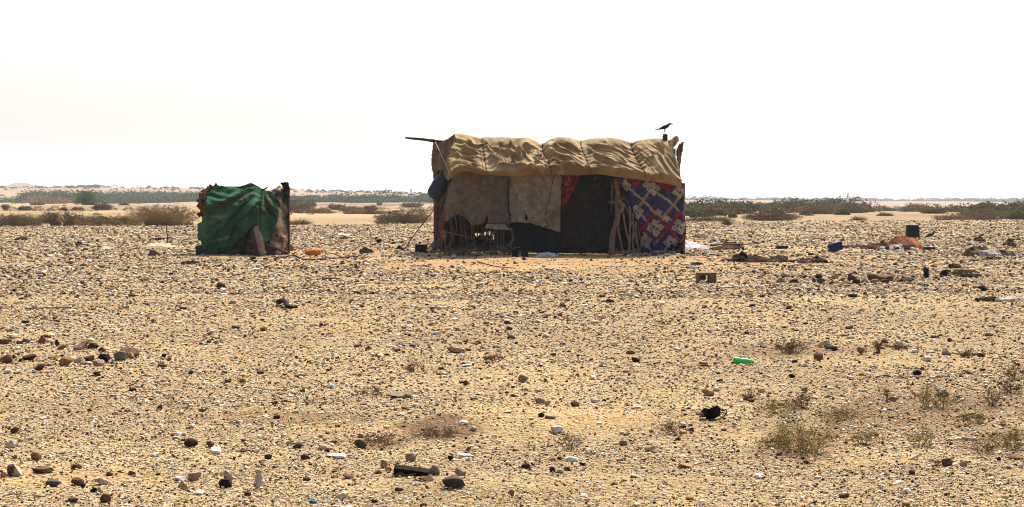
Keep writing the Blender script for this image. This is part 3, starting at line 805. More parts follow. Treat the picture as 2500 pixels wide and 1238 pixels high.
hang = np.minimum.reduce([np.abs(uu - r_[0]) for r_ in ropes])
bulge = 0.0 * smooth01(0, 40, hang)
keyrows = [rowcurve(BACK, 0, 36.2), rowcurve([(x, y + 5) for x, y in RIDGE], 0, 35.3), rowcurve(RIDGE, 0, 34.95), rowcurve([(x - 2, y + 14) for x, y in RIDGE], 0, 34.62 - bulge * 0.5),
           rowcurve(MIDR, 1, 34.12 - bulge), rowcurve([(a, b) for a, b in CREASE], 2, 33.52 - bulge * 0.8), rowcurve([(a, b + 3.0 * float(vnoise(a / 10.0, 0.0, None, 5))) for a, b in HEM], 3, 33.66 + 0.03 * np.sin(uu / 9) + 0.03 * vnoise(uu / 14, uu * 0, None, 9))]
K = np.stack(keyrows)
NV = 84
sv_ = np.array([0, 10, 18, 26, 50, 72, 83.0])
roof0 = np.empty((NV, NU, 3))
tt = np.arange(NV)
for j in range(NU):
    for c in range(3): roof0[:, j, c] = np.interp(tt, sv_, K[:, j, c])
for _ in range(5):
    roof0[1:-1] = (roof0[:-2] + 2 * roof0[1:-1] + roof0[2:]) / 4
pin = np.zeros((NV, NU), bool)
pin[0] = True; pin[18] = np.arange(NU) % 2 == 0
rc = [int(round((r_[0] - 1110) / 530 * (NU - 1))) for r_ in ropes]
for c in rc: pin[18:70:3, c] = True
pin[:, 0] = True; pin[60:, -1] = True
for c in range(0, NU, 22): pin[-1, c] = True
# fold directions: slack pulled along the ropes and swags between high points
roofP = roof0.copy()
gU, gV = np.meshgrid(np.arange(NU), np.arange(NV))
for c, rp_ in zip(rc, (0.4, 1.0, 0.4, 0.9)):
    roofP[18:70, c, 1] += 0.03 * rp_
    du_ = gU - c
    crinkle = 0.026 * rp_ * np.sin(gV * 0.95 + 0.25 * np.abs(du_) + 3 * vnoise(gV / 9.0, gU / 14.0, None, c)) * np.exp(-np.abs(du_) / 9.0) * (gV > 18) * (gV < 76)
    roofP[..., 1] -= crinkle; roofP[..., 2] += crinkle * 0.6
# long drawn folds slanting from the ropes and ridge down into each bay
fold = np.zeros((NV, NU))
FOLDS = [(40, 25, 75, 48, .055, 4), (42, 34, 68, 60, .05, 3.5), (60, 66, 120, 60, .05, 4), (75, 22, 95, 50, .06, 4.5), (100, 24, 84, 54, .06, 4.5), (90, 40, 108, 66, .05, 4), (112, 30, 121, 60, .05, 3.5),
         (45, 52, 85, 62, .045, 3), (70, 58, 100, 70, .04, 3), (128, 40, 150, 62, .06, 4.5), (135, 26, 158, 50, .055, 5), (148, 52, 172, 72, .045, 4), (126, 58, 150, 70, .05, 3.5), (180, 34, 205, 56, .055, 4.5), (186, 50, 230, 66, .05, 4),
         (182, 62, 214, 74, .04, 3), (205, 26, 232, 46, .05, 5), (220, 54, 243, 72, .05, 3.5), (250, 40, 268, 52, .035, 3), (272, 40, 292, 74, .045, 4), (282, 36, 298, 66, .04, 3), (14, 34, 34, 40, .05, 3.5), (8, 46, 30, 54, .05, 3), (6, 60, 36, 66, .04, 3), (20, 24, 36, 30, .045, 3)]
for (u0, v0, u1, v1, amp, wd) in FOLDS:
    L2 = (u1 - u0) ** 2 + (v1 - v0) ** 2
    s = ((gU - u0) * (u1 - u0) + (gV - v0) * (v1 - v0)) / L2
    bow = 6.0 * np.sin(np.clip(s, 0, 1) * math.pi)
    dist = ((gU - u0) * (v1 - v0) - (gV - v0) * (u1 - u0)) / math.sqrt(L2) + bow - 3
    prof = np.exp(-np.abs(dist) / (wd * np.where(dist > 0, 0.25, 0.8))) - 0.45 * np.exp(-((dist - wd * 1.6) / (wd * 1.3)) ** 2)
    fold += 1.6 * amp * prof * smooth01(-0.15, 0.12, s) * smooth01(1.2, 0.8, s)
bay = np.searchsorted(np.array(rc), gU)
for b_, (ang, ln, wd_, am) in enumerate([(0.55, 34, 11, .052), (-0.75, 44, 10, .060), (0.8, 36, 11, .062), (0.45, 46, 12, .062), (1.15, 40, 13, .030)]):
    ca_, sa_ = math.cos(ang), math.sin(ang)
    p_ = gU * ca_ + gV * sa_; q_ = -gU * sa_ + gV * ca_ + 5 * vnoise(gU / 30, gV / 30, None, b_)
    f_ = am * (np.abs(lnoise(p_ / ln, q_ / wd_, 200 + b_)) * 1.6 - 0.55) + am * 0.55 * (np.abs(lnoise(p_ / ln * 1.7 + 9, q_ / wd_ * 2.1, 230 + b_)) * 1.6 - 0.5) + am * 0.30 * (np.abs(lnoise(p_ / ln * 3.1 + 3, q_ / wd_ * 4.3, 260 + b_)) * 1.6 - 0.5)
    wgt = np.prod([smooth01(0, 10, np.abs(gU - c)) for c in rc], axis=0)
    fold += np.where(bay == b_, f_ * wgt * smooth01(14, 24, gV) * smooth01(83, 76, gV), 0)
for c, rp_ in zip(rc, (0.35, 1.0, 0.4, 0.9)): fold -= 0.045 * rp_ * np.exp(-np.abs(gU - c) / 4.0) * smooth01(14, 26, gV) * smooth01(74, 58, gV)
fold *= (gV > 14)
roofP[..., 1] -= fold * 0.85; roofP[..., 2] += fold * 0.6 * smooth01(16, 30, gV)
roof = drape(roofP, pin, 1.006, 1.008, 4, 0.01, 5, 0.0, 0.003)
ii = np.arange(NV * NU).reshape(NV, NU)
RQ = np.stack([ii[:-1, :-1], ii[1:, :-1], ii[1:, 1:], ii[:-1, 1:]], -1).reshape(-1, 4)
rx, ry = gU / 10.0, gV / 10.0
TAN, TAN2, TANL = np.array((0.41, 0.280, 0.125)), np.array((0.30, 0.198, 0.088)), np.array((0.53, 0.39, 0.205))
rcol = lerp(TAN, TAN2, smooth01(-0.3, 0.5, fbm(rx / 2.5, ry / 2, None, 2, 4))[..., None])
rcol = lerp(rcol, np.array((0.50, 0.33, 0.08)), (0.4 * smooth01(30, 6, gU + 0.25 * (gV - 50)))[..., None])  # golden left corner, painted in for the sunlit sheet there
rcol = lerp(rcol, TANL, (0.6 * smooth01(0.1, 0.7, fbm(rx / 1.2, ry / 3, None, 9, 4)))[..., None])
roof_o = part("roof", roof.reshape(-1, 3), RQ, M_TARP, hut, col=rcol.reshape(-1, 3))
solid(roof_o, 0.010)
# ropes that pinch the roof, one over each bay
for c in rc:
    q = roof[16:82, c] + np.array((0, -0.014, 0.012))
    V, Fc = tube(q, 0.011, 6, 0.1)
    part("rope", V, Fc, M_WOOD, hut, col=np.array((0.10, 0.075, 0.05)))
q = roof[40:84, rc[0] - 3]; V, Fc = tube(q + np.array((0, -0.012, 0.012)), 0.008, 5, 0.1); part("rope", V, Fc, M_WOOD, hut, col=np.array((0.35, 0.30, 0.22)))
q = roof[30:80, rc[1] - 4]; V, Fc = tube(q + np.array((0, -0.014, 0.014)), 0.010, 5, 0.1); part("rope", V, Fc, M_WOOD, hut, col=np.array((0.45, 0.38, 0.26)))

# valance hanging below the front crease is part of the roof sheet; end cloth on the left
def dep_left(x, y):
    return np.interp(x, [1052, 1060, 1085, 1112], [36.6, 36.4, 35.4, 34.55]) + 0.05 * np.sin(x / 3.2 + y / 30) + 0.04 * fbm(x / 9, y / 22, None, 4, 3)
def paint_left(x, y):
    c = blotch(x, y, (0.22, 0.14, 0.06), (0.15, 0.095, 0.05), 12, 3)
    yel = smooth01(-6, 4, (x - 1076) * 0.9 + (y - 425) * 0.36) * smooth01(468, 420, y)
    c = lerp(c, np.array((0.50, 0.31, 0.07)), (0.85 * yel * smooth01(-0.6, 0.3, fbm(x / 6, y / 20, None, 8, 3)))[:, None])  # yellow put into the colour for sunlight coming through the cloth
    return c
V, Fc, cc = sheet([(1057, 346), (1066, 343), (1080, 345), (1092, 339), (1110, 325), (1114, 345), (1112, 380), (1108, 410), (1100, 440), (1094, 444), (1085, 430), (1074, 416), (1066, 424), (1060, 430), (1053, 415), (1052, 390), (1055, 365)], dep_left, paint_left, 1.5, fray=0.5, seed=3)
solid(part("end_cloth", V, Fc, M_TARP, hut, col=cc, label="tarpaulin end with yellow painted in for sun shining through"))
V, Fc, cc = sheet([(1057, 425), (1066, 420), (1080, 440), (1090, 470), (1088, 520), (1085, 570), (1080, 605), (1064, 590), (1060, 560), (1058, 500)],
                  lambda x, y: np.interp(x, [1056, 1090], [36.6, 34.9]) + 0.06 * np.sin(x / 2.6 + y / 60), lambda x, y: blotch(x, y, (0.15, 0.085, 0.045), (0.09, 0.055, 0.035), 7, 5), 1.6, seed=9)
solid(part("side_cloth", V, Fc, M_CLOTH, hut, col=cc, label="brown cloth on the left end"))
# right end folds of the tarpaulin
V, Fc, cc = sheet([(1630, 344), (1640, 338), (1652, 329), (1656, 333), (1660, 343), (1652, 352), (1645, 362), (1648, 380), (1655, 405), (1664, 436), (1668, 452), (1655, 440), (1642, 390), (1634, 362)],
                  lambda x, y: 34.55 - (y - 330) * 0.007 + 0.05 * np.sin(x / 3.0), lambda x, y: blotch(x, y, TANL, TAN, 8, 4), 1.3, seed=4)
solid(part("corner_fold", V, Fc, M_TARP, hut, col=cc))
V, Fc, cc = sheet([(1658, 350), (1670, 344), (1669, 352), (1665, 380), (1661, 405), (1660, 425), (1656, 412), (1652, 385), (1650, 368)],
                  lambda x, y: 34.9 - (y - 345) * 0.004 + 0.05 * np.sin(x / 2.4), lambda x, y: blotch(x, y, (0.30, 0.17, 0.06), (0.20, 0.12, 0.05), 8, 6), 1.3, seed=6)
solid(part("corner_fold", V, Fc, M_TARP, hut, col=cc))
V, Fc, cc = sheet([(1637, 364), (1641, 366), (1645, 382), (1646, 386), (1641, 384), (1638, 374)], lambda x, y: 34.2 + 0 * x, lambda x, y: np.tile((0.6, 0.57, 0.55), (len(x), 1)), 1.0, seed=7)
solid(part("white_fringe", V, Fc, M_CLOTH, hut, col=cc, label="white torn strip at the right roof corner"))

# --- front wall cloths
def folds(x, y, amp, lam, seed, drift=0.1):
    return amp * (0.6 * np.sin(x / lam + 4 * vnoise(x / 40, y / 60, None, seed) + y * drift / lam) + 0.9 * fbm(x / (lam * 3), y / (lam * 7), None, seed + 2, 3))
def stains(x, y, c, seed, rust=(0.16, 0.085, 0.03), amt=0.6):
    n = fbm(x / 20, y / 26, None, seed, 4)
    c = lerp(c, np.array(rust), (amt * smooth01(0.05, 0.6, n))[:, None])
    c = c * (1 + 0.20 * fbm(x / 10, y / 13, None, seed + 4, 4) + 0.12 * np.sin(x * 1.5) * np.sin(y * 1.5))[:, None]
    spot = smooth01(0.85, 0.98, fbm(x / 4.5, y / 6.5, None, seed + 9, 2))
    grid_ = smooth01(0.75, 0.95, np.sin(x / 7.6) * np.sin(y / 3.9)) * smooth01(-0.1, 0.3, fbm(x / 20, y / 20, None, seed + 30, 2))
    return lerp(c, np.array((0.045, 0.03, 0.02)), (0.8 * np.maximum(spot, 0.3 * grid_))[:, None])
def paint_a(x, y):
    c = np.tile((0.205, 0.16, 0.118), (len(x), 1))
    c = lerp(c, np.array((0.21, 0.14, 0.08)), (0.55 * smooth01(1130, 1160, x) * smooth01(1210, 1195, x))[:, None])
    c = lerp(c, np.array((0.15, 0.12, 0.10)), (0.9 * smooth01(1196, 1202, x))[:, None])
    return stains(x, y, c, 21)
POLY_A = [(1106, 428), (1122, 415), (1140, 411), (1175, 422), (1242, 424), (1243, 480), (1242, 520), (1250, 548), (1238, 546), (1215, 546), (1193, 546), (1190, 535), (1188, 528), (1186, 540), (1181, 547), (1165, 550), (1151, 553), (1146, 545), (1139, 537), (1130, 529), (1121, 525), (1110, 529), (1100, 536), (1091, 540), (1084, 545), (1077, 551), (1080, 520), (1086, 500), (1096, 455)]
dep_a = lambda x, y: DW - 0.06 + folds(x, y, 0.030, 9, 31, 0.05) + 0.25 * smooth01(1100, 1076, x) - 0.05 * smooth01(500, 550, y)
V, Fc, cc = sheet(POLY_A, dep_a, paint_a, 1.5, fray=0.7, seed=11)
solid(part("sacking_panel", V, Fc, M_CLOTH, hut, col=cc, label="stained brown sacking panel torn along its foot"))
paint_b = lambda x, y: stains(x, y, np.tile((0.31, 0.245, 0.17), (len(x), 1)), 23, (0.17, 0.10, 0.045), 0.5)
POLY_B = [(1242, 424), (1300, 424), (1345, 426), (1372, 428), (1371, 470), (1369, 520), (1369, 560), (1369.5, 573), (1367, 568), (1352, 564), (1334, 558), (1318, 553), (1304, 549), (1290, 545), (1284, 545), (1268, 544), (1248, 544), (1246, 530), (1243, 515), (1241, 480)]
TEAR = [(1284, 523), (1286.5, 527), (1287, 535), (1285, 539), (1283, 533)]
V, Fc, cc = sheet(POLY_B, lambda x, y: DW - 0.10 + folds(x, y, 0.028, 10, 41, 0.03), paint_b, 1.5, (TEAR,), fray=0.5, seed=12)
solid(part("sacking_panel", V, Fc, M_CLOTH, hut, col=cc, label="paler beige sacking panel with a long seam and a slit"))
seam = np.array([P(x, y, DW - 0.15) for x, y in [(1241, 426), (1242, 460), (1241, 495), (1243, 515), (1248, 528)]])
part("seam_cord", *tube(spline(seam, 24), 0.014, 6, 0.3), M_WOOD, hut, col=np.array((0.03, 0.022, 0.018)))
part("seam_cord", *tube(spline([P(x, y, DW - 0.15) for x, y in [(1352, 430), (1347, 455), (1338, 495), (1330, 528)]], 20), 0.007, 5, 0.3), M_WOOD, hut, col=np.array((0.07, 0.05, 0.035)))
V, T = rock_shape(0.15, 0.13, 0.09, 5); part("tied_knot", V + P(1363, 430, DW - 0.17), T, M_CLOTH, hut, col=np.array((0.30, 0.26, 0.23)))
V, Fc, cc = sheet([(1236, 530), (1374, 530), (1374, 600), (1370, 619), (1330, 617), (1262, 616), (1252, 590), (1246, 560)], lambda x, y: DW + 0.12 + folds(x, y, 0.03, 13, 51, 0.2) - 0.06 * smooth01(590, 618, y),
                  lambda x, y: blotch(x, y, (0.012, 0.013, 0.02), (0.022, 0.025, 0.036), 25, 4), 1.7, seed=13)
solid(part("navy_cloth", V, Fc, M_CLOTH, hut, col=cc))
def paint_door(x, y):
    c = blotch(x, y, (0.040, 0.028, 0.022), (0.026, 0.018, 0.016), 25, 6)
    sp = smooth01(0.35, 0.55, fbm(x / 9, y / 9, None, 77, 2)); c = lerp(c, np.array((0.010, 0.009, 0.010)), (0.8 * sp)[:, None])
    red = smooth01(0.1, 0.6, fbm(x / 22, y / 16, None, 81, 3)) * smooth01(1440, 1375, x)
    return lerp(c, np.array((0.075, 0.016, 0.012)), (0.8 * red)[:, None])
V, Fc, cc = sheet([(1366, 426), (1500, 426), (1502, 520), (1500, 619), (1440, 618), (1368, 619)], lambda x, y: DW + 0.30 + folds(x, y, 0.03, 14, 61, 0.1), paint_door, 1.7, seed=14)
solid(part("door_cloth", V, Fc, M_CLOTH, hut, col=cc))
def paint_red(x, y):
    c = blotch(x, y, (0.30, 0.02, 0.03), (0.16, 0.012, 0.02), 5, 8)
    pink = smooth01(0.35, 0.6, fbm(x / 3.4, y / 3.4, None, 91, 2)); c = lerp(c, np.array((0.45, 0.13, 0.16)), pink[:, None])
    return lerp(c, np.array((0.25, 0.13, 0.03)), (smooth01(1386, 1378, x + (y - 430) * 0.1) * smooth01(0.0, 0.3, fbm(x / 5, y / 5, None, 95, 2)) * 0.9)[:, None])
V, Fc, cc = sheet([(1371, 426), (1415, 426), (1411, 440), (1400, 465), (1388, 488), (1376, 510), (1371, 520)], lambda x, y: DW + 0.20 + folds(x, y, 0.015, 5, 66, 0.4), paint_red, 1.3, seed=15)
solid(part("red_curtain", V, Fc, M_CLOTH, hut, col=cc))
# patterned cloth on the right
S_ = 3.345
def zx(x): return 1320 + x / S_
def zy(y): return 280 + y / S_
BANDS = [((935, 560), (770, 800), 12, 1), ((1160, 640), (990, 850), 12, 1), ((690, 575), (840, 700), 10, 0), ((840, 700), (945, 815), 10, 0), ((955, 640), (1060, 715), 9, 0), ((1060, 715), (1190, 850), 9, 0), ((700, 520), (660, 590), 12, 1),
         ((810, 810), (900, 905), 9, 0), ((870, 1070), (930, 1150), 9, 0), ((1045, 1060), (985, 1150), 9, 0), ((990, 830), (960, 880), 9, 0), ((1000, 820), (1100, 880), 11, 0), ((840, 960), (870, 1000), 10, 0)]
SQ = [(697, 582, 34, 0.6, 1), (920, 605, 44, 0.62, 2), (868, 572, 30, 0.62, 1), (1128, 628, 42, 0.6, 2), (785, 795, 46, 0.62, 2), (965, 800, 27, 0.4, 0), (1020, 845, 26, 0.4, 0), (937, 925, 56, 0.62, 2), (1133, 915, 50, 0.5, 2), (855, 1040, 44, 0.3, 1), (1060, 1040, 44, 0.7, 1)]
def paint_pat(x, y):
    X, Y = (x - 1320) * S_, (y - 280) * S_
    X = X + 4 * fbm(x / 9, y / 9, None, 5, 2); Y = Y + 4 * fbm(x / 9, y / 9, None, 6, 2)
    c = lerp(np.array((0.060, 0.050, 0.130)), np.array((0.025, 0.030, 0.118)), smooth01(780, 1050, Y)[:, None])
    c = c * (1 + 0.22 * fbm(x / 8, y / 18, None, 12, 3))[:, None]
    red = np.array((0.32, 0.024, 0.032)); tan = np.array((0.43, 0.36, 0.26)); gold = np.array((0.40, 0.29, 0.16)); dark = np.array((0.05, 0.035, 0.04))
    for (p, q, w_, g) in BANDS:
        p, q = np.array(p, float), np.array(q, float); L = np.linalg.norm(q - p); t = q - p
        s = ((X - p[0]) * t[0] + (Y - p[1]) * t[1]) / L; dd = ((X - p[0]) * t[1] - (Y - p[1]) * t[0]) / L
        k = (s > 0) & (s < L) & (np.abs(dd) < w_)
        c[k] = (gold if g else tan); c[k & (np.abs(np.abs(dd) - w_ * 0.45) < w_ * 0.16)] = gold * 0.45 if g else tan * 0.6
    for (a, b, ro, ri) in ((937, 930, 112, 84), (1138, 918, 108, 80)):
        m = np.abs(X - a) * 0.95 + np.abs(Y - b) * 0.8; c[(m < ro) & (m > ri)] = red
    for (a, b, s) in ((775, 528, 62), (1025, 552, 78)):
        m = np.abs(X - a) + np.abs(Y - b); c[(m < s) & (Y > b - 20) & (m > s * 0.42)] = red
    m = np.abs(X - 795) + np.abs(Y - 935); c[(m < 46) & (m > 20)] = red
    for (a, b, r0, rot, dots) in SQ:
        ca, sa = math.cos(rot), math.sin(rot); u = (X - a) * ca + (Y - b) * sa; v = -(X - a) * sa + (Y - b) * ca
        au, av = np.abs(u), np.abs(v)
        def cross(r_): return (np.maximum(au, av) < r_) & ~((np.minimum(au, av) < r_ * 0.13) & (np.maximum(au, av) > r_ * 0.80))
        c[cross(r0)] = tan * 0.55; c[cross(r0 * 0.93)] = tan * 1.1; c[cross(r0 * 0.68) & ~cross(r0 * 0.60)] = tan * 0.5
        if dots:
            for du in ((-0.3, 0.3) if dots == 2 else (0,)):
                k = (np.abs(u - du * r0) < r0 * 0.14) & (np.abs(v) < r0 * 0.16); c[k] = dark
        if dots == 3: c[(np.abs(v - 0.42 * r0) < r0 * 0.07) & (au < r0 * 0.25)] = dark
    c = c * (1 + 0.30 * fbm(x / 7, y / 9, None, 15, 3) - 0.12 * np.abs(np.sin(x / 2.3 + y / 9)))[:, None]
    pale = smooth01(960, 1080, Y)[:, None]
    g = c.mean(1, keepdims=True)
    c = np.where((g > 0.12) & (c[:, :1] < 0.47), lerp(c, np.array((0.30, 0.28, 0.29)), pale * 0.7), c)
    return c
POLY_P = [(1512, 434), (1560, 437), (1610, 441), (1668, 449), (1671, 480), (1669, 520), (1672, 545), (1671, 590), (1670, 622), (1650, 622), (1625, 623), (1592, 624), (1566, 622), (1566, 605), (1562, 580), (1558, 550), (1550, 525), (1538, 495), (1527, 468), (1518, 450)]
V, Fc, cc = sheet(POLY_P, lambda x, y: DW - 0.03 + folds(x, y, 0.034, 11, 71, 0.25) + 0.12 * smooth01(1664, 1674, x), paint_pat, 0.85, fray=0.5, seed=16)
solid(part("patterned_cloth", V, Fc, M_CLOTH, hut, col=cc))
V, Fc, cc = sheet([(1520, 432), (1600, 438), (1668, 446), (1668, 458), (1600, 450), (1520, 442)], lambda x, y: DW + 0.06 + 0.02 * fbm(x / 7, y / 7, None, 2, 3), lambda x, y: blotch(x, y, (0.05, 0.03, 0.02), (0.28, 0.15, 0.06), 10, 44, 0.1, 0.6), 1.4, seed=17)
solid(part("eave_lining", V, Fc, M_CLOTH, hut, col=cc))
V, Fc, cc = sheet([(1636, 600), (1650, 592), (1662, 588), (1668, 596), (1672, 624), (1640, 625), (1632, 618)], lambda x, y: DW - 0.14 + 0.05 * fbm(x / 5, y / 5, None, 7, 3), lambda x, y: blotch(x, y, (0.012, 0.012, 0.014), (0.20, 0.20, 0.22), 4, 47, 0.25, 0.6), 1.1, fray=1.6, seed=18)
solid(part("torn_rag", V, Fc, M_CLOTH, hut, col=cc, label="torn black and white rag at the foot of the patterned cloth"))

# --- rear and right side cloths close the room; light shows through gaps in the rear lattice
gaps = [[(1160, 571), (1163, 569), (1164, 576), (1161, 578)], [(1166, 573), (1169, 569), (1170, 571), (1167, 577)], [(1172, 571), (1175, 569), (1174, 575), (1172, 575)], [(1181, 570), (1184, 566), (1186, 567), (1184, 576), (1182, 576)], [(1188, 568), (1190, 567), (1190, 576), (1188, 575)], [(1194, 565), (1197, 565), (1196, 577), (1194, 576)], [(1201, 569), (1203, 568), (1203, 576), (1201, 577)], [(1204, 575), (1207, 573), (1207, 577), (1204, 577)], [(1204, 581), (1207, 580), (1206, 585), (1204, 585)]]
rear_x = lambda x, k: CX + (x - CX) * k
V, Fc, cc = sheet([(1058, 360), (1650, 362), (1650, 616), (1058, 616)], lambda x, y: 36.55 + folds(x, y, 0.05, 12, 83, 0.1), lambda x, y: blotch(x, y, (0.10, 0.07, 0.045), (0.06, 0.045, 0.035), 20, 13), 1.0, gaps, fray=0.2, seed=19)
solid(part("rear_cloth", V, Fc, M_CLOTH, hut, col=cc))
nS = 40
def wall_strip(p0, p1, ztop0, ztop1, name, c):
    u = np.linspace(0, 1, nS); v = np.linspace(0, 1, 40); U, Vv = np.meshgrid(u, v)
    X = lerp(p0[0], p1[0], U) + 0.04 * np.sin(U * 38 + 2 * fbm(U * 3, Vv * 3, None, 3, 2)); Y = lerp(p0[1], p1[1], U); Z = lerp(0.0, lerp(ztop0, ztop1, U), Vv)
    i = np.arange(X.size).reshape(X.shape)
    solid(part(name, np.stack([X, Y, Z], -1).reshape(-1, 3), np.stack([i[:-1, :-1], i[:-1, 1:], i[1:, 1:], i[1:, :-1]], -1).reshape(-1, 4), M_CLOTH, hut, col=np.array(c)))
wall_strip(P(1670, 620, DW + 0.06), P(1640, 612, 36.5), 1.65, 1.75, "side_cloth", (0.13, 0.09, 0.06))

# --- poles
def poles(name, lst, col, crook=0.012):
    for (pts, r0, r1) in lst:
        part(name, *stick([P(*p) for p in pts], r0, r1, 16, crook), M_WOOD, hut, col=np.array(col) * rng.uniform(0.8, 1.25))
RED, GREY = (0.15, 0.08, 0.055), (0.22, 0.165, 0.12)
poles("pole", [([(1098, 446, 34.0), (1090, 500, 34.0), (1082, 560, 34.0), (1072, 606, 34.0)], 0.045, 0.055), ([(1088, 470, 34.5), (1080, 530, 34.4), (1068, 606, 34.2)], 0.032, 0.04), ([(1074, 430, 35.4), (1070, 520, 35.2), (1062, 602, 35.0)], 0.03, 0.035),
               ([(1066, 425, 36.0), (1066, 520, 35.9), (1068, 606, 35.6)], 0.028, 0.03), ([(1107, 445, 33.95), (1098, 530, 33.95), (1101, 580, 33.9), (1099, 622, 33.8)], 0.035, 0.055)], RED, 0.03)
poles("wall_stick", [([(1111, 520, 34.0), (1113, 575, 34.0)], 0.012, 0.014), ([(1120, 520, 34.05), (1125, 545, 34.0), (1127, 590, 34.0)], 0.013, 0.016), ([(1130, 522, 34.0), (1137, 560, 34.0), (1139, 600, 34.0)], 0.013, 0.016), ([(1106, 528, 34.1), (1100, 565, 34.1)], 0.014, 0.014),
                     ([(1151, 548, 34.0), (1150, 585, 34.0)], 0.011, 0.012), ([(1156, 548, 34.0), (1157, 600, 34.0)], 0.010, 0.010), ([(1198, 556, 34.05), (1196, 604, 34.0)], 0.012, 0.014), ([(1209, 560, 34.05), (1208, 604, 34.0)], 0.012, 0.012), ([(1213, 560, 34.05), (1214, 604, 34.0)], 0.011, 0.012),
                     ([(1223, 560, 34.05), (1224, 604, 34.0)], 0.014, 0.013), ([(1231, 560, 34.05), (1229, 604, 34.0)], 0.012, 0.012), ([(1246, 556, 33.9), (1251, 575, 33.9), (1249, 590, 33.85), (1240, 606, 33.8)], 0.028, 0.035), ([(1174, 560, 36.4), (1172, 592, 36.4)], 0.016, 0.016), ([(1180, 556, 36.4), (1184, 592, 36.4)], 0.02, 0.018),
                     ([(1166, 556, 36.4), (1163, 592, 36.4)], 0.016, 0.016), ([(1190, 556, 36.4), (1188, 592, 36.4)], 0.022, 0.018), ([(1200, 556, 36.4), (1201, 592, 36.4)], 0.016, 0.018), ([(1205, 556, 36.4), (1207, 592, 36.4)], 0.014, 0.014), ([(1158, 588, 36.4), (1185, 584, 36.4), (1212, 588, 36.4)], 0.02, 0.02)], GREY, 0.014)
poles("rail", [([(1086, 566, 33.75), (1122, 574, 33.75), (1160, 583, 33.75)], 0.022, 0.016)], (0.24, 0.13, 0.09))
poles("rail", [([(1196, 601, 33.85), (1230, 604, 33.85), (1271, 604, 33.85)], 0.02, 0.014)], GREY)
# door posts: one thick crooked trunk and a fan of thin sticks
poles("door_post", [([(1502, 436, 33.9), (1507, 470, 33.85), (1510, 490, 33.8), (1508, 520, 33.75), (1504, 555, 33.7), (1493, 590, 33.65), (1492, 626, 33.55)], 0.05, 0.075), ([(1512, 436, 33.95), (1514, 470, 33.9), (1512, 500, 33.85)], 0.03, 0.03)], (0.22, 0.13, 0.09), 0.03)
poles("wall_stick", [([(1509, 505, 33.7), (1511, 560, 33.65), (1516, 600, 33.6), (1524, 626, 33.6)], 0.022, 0.02), ([(1520, 515, 33.75), (1526, 560, 33.7), (1535, 600, 33.65), (1534, 626, 33.6)], 0.022, 0.02), ([(1536, 505, 33.8), (1540, 545, 33.75), (1537, 590, 33.7), (1538, 626, 33.6)], 0.022, 0.024),
                     ([(1544, 520, 33.8), (1548, 560, 33.75), (1546, 600, 33.7), (1545, 626, 33.6)], 0.026, 0.024), ([(1552, 540, 33.85), (1554, 580, 33.8), (1560, 620, 33.7)], 0.022, 0.02), ([(1526, 500, 33.9), (1536, 530, 33.85), (1546, 560, 33.8), (1558, 605, 33.75)], 0.018, 0.016), ([(1528, 480, 33.95), (1545, 530, 33.9), (1560, 600, 33.8)], 0.016, 0.015), ([(1554, 545, 33.9), (1563, 590, 33.85), (1566, 622, 33.8)], 0.016, 0.016),
                     ([(1492, 440, 34.0), (1493, 480, 34.0), (1491, 520, 34.0)], 0.012, 0.008), ([(1497, 452, 34.0), (1494, 475, 33.95), (1492, 500, 33.95)], 0.028, 0.02)], (0.24, 0.165, 0.12), 0.016)
# knotted rags round the trunk
def rag(pts, r0, seed, col, name="tied_rag", flat=0.6):
    V, Fc = tube(spline([P(*p) for p in pts], 14), np.array([0.4, 1, 0.9, 0.7]) * r0, 9, 0.25, flat=flat)
    part(name, V, Fc, M_CLOTH, hut, col=np.array(col))
rag([(1485, 493, 33.75), (1497, 495, 33.7), (1510, 490, 33.66), (1522, 486, 33.72)], 0.045, 1, (0.24, 0.17, 0.12))
rag([(1512, 490, 33.64), (1520, 500, 33.6), (1519, 512, 33.6), (1508, 522, 33.64)], 0.07, 2, (0.30, 0.21, 0.14))
rag([(1511, 488, 33.68), (1519, 480, 33.68), (1528, 486, 33.72)], 0.04, 3, (0.14, 0.085, 0.07))
rag([(1452, 436, 33.9), (1456, 432, 33.85), (1450, 440, 33.85)], 0.02, 4, (0.30, 0.22, 0.14))
# beige flap over the lattice opening
V, Fc, cc = sheet([(1187, 547), (1205, 547), (1234, 548), (1240, 554), (1247, 563), (1222, 561), (1204, 560), (1190, 557), (1184, 559)], lambda x, y: 33.85 - (y - 546) * 0.022 + 0.02 * fbm(x / 8, y / 4, None, 3, 3), lambda x, y: stains(x, y, np.tile((0.42, 0.33, 0.20), (len(x), 1)), 55, amt=0.3), 1.1, seed=20)
solid(part("awning_flap", V, Fc, M_CLOTH, hut, col=cc), 0.02)
V, Fc, cc = sheet([(1076, 566), (1084, 560), (1088, 566), (1090, 576), (1086, 590), (1078, 586)], lambda x, y: 33.75 + 0.04 * fbm(x / 4, y / 4, None, 3, 3), lambda x, y: blotch(x, y, (0.45, 0.14, 0.06), (0.40, 0.33, 0.30), 5, 6), 1.0, fray=1.2, seed=21)
solid(part("orange_rag", V, Fc, M_CLOTH, hut, col=cc), 0.02)
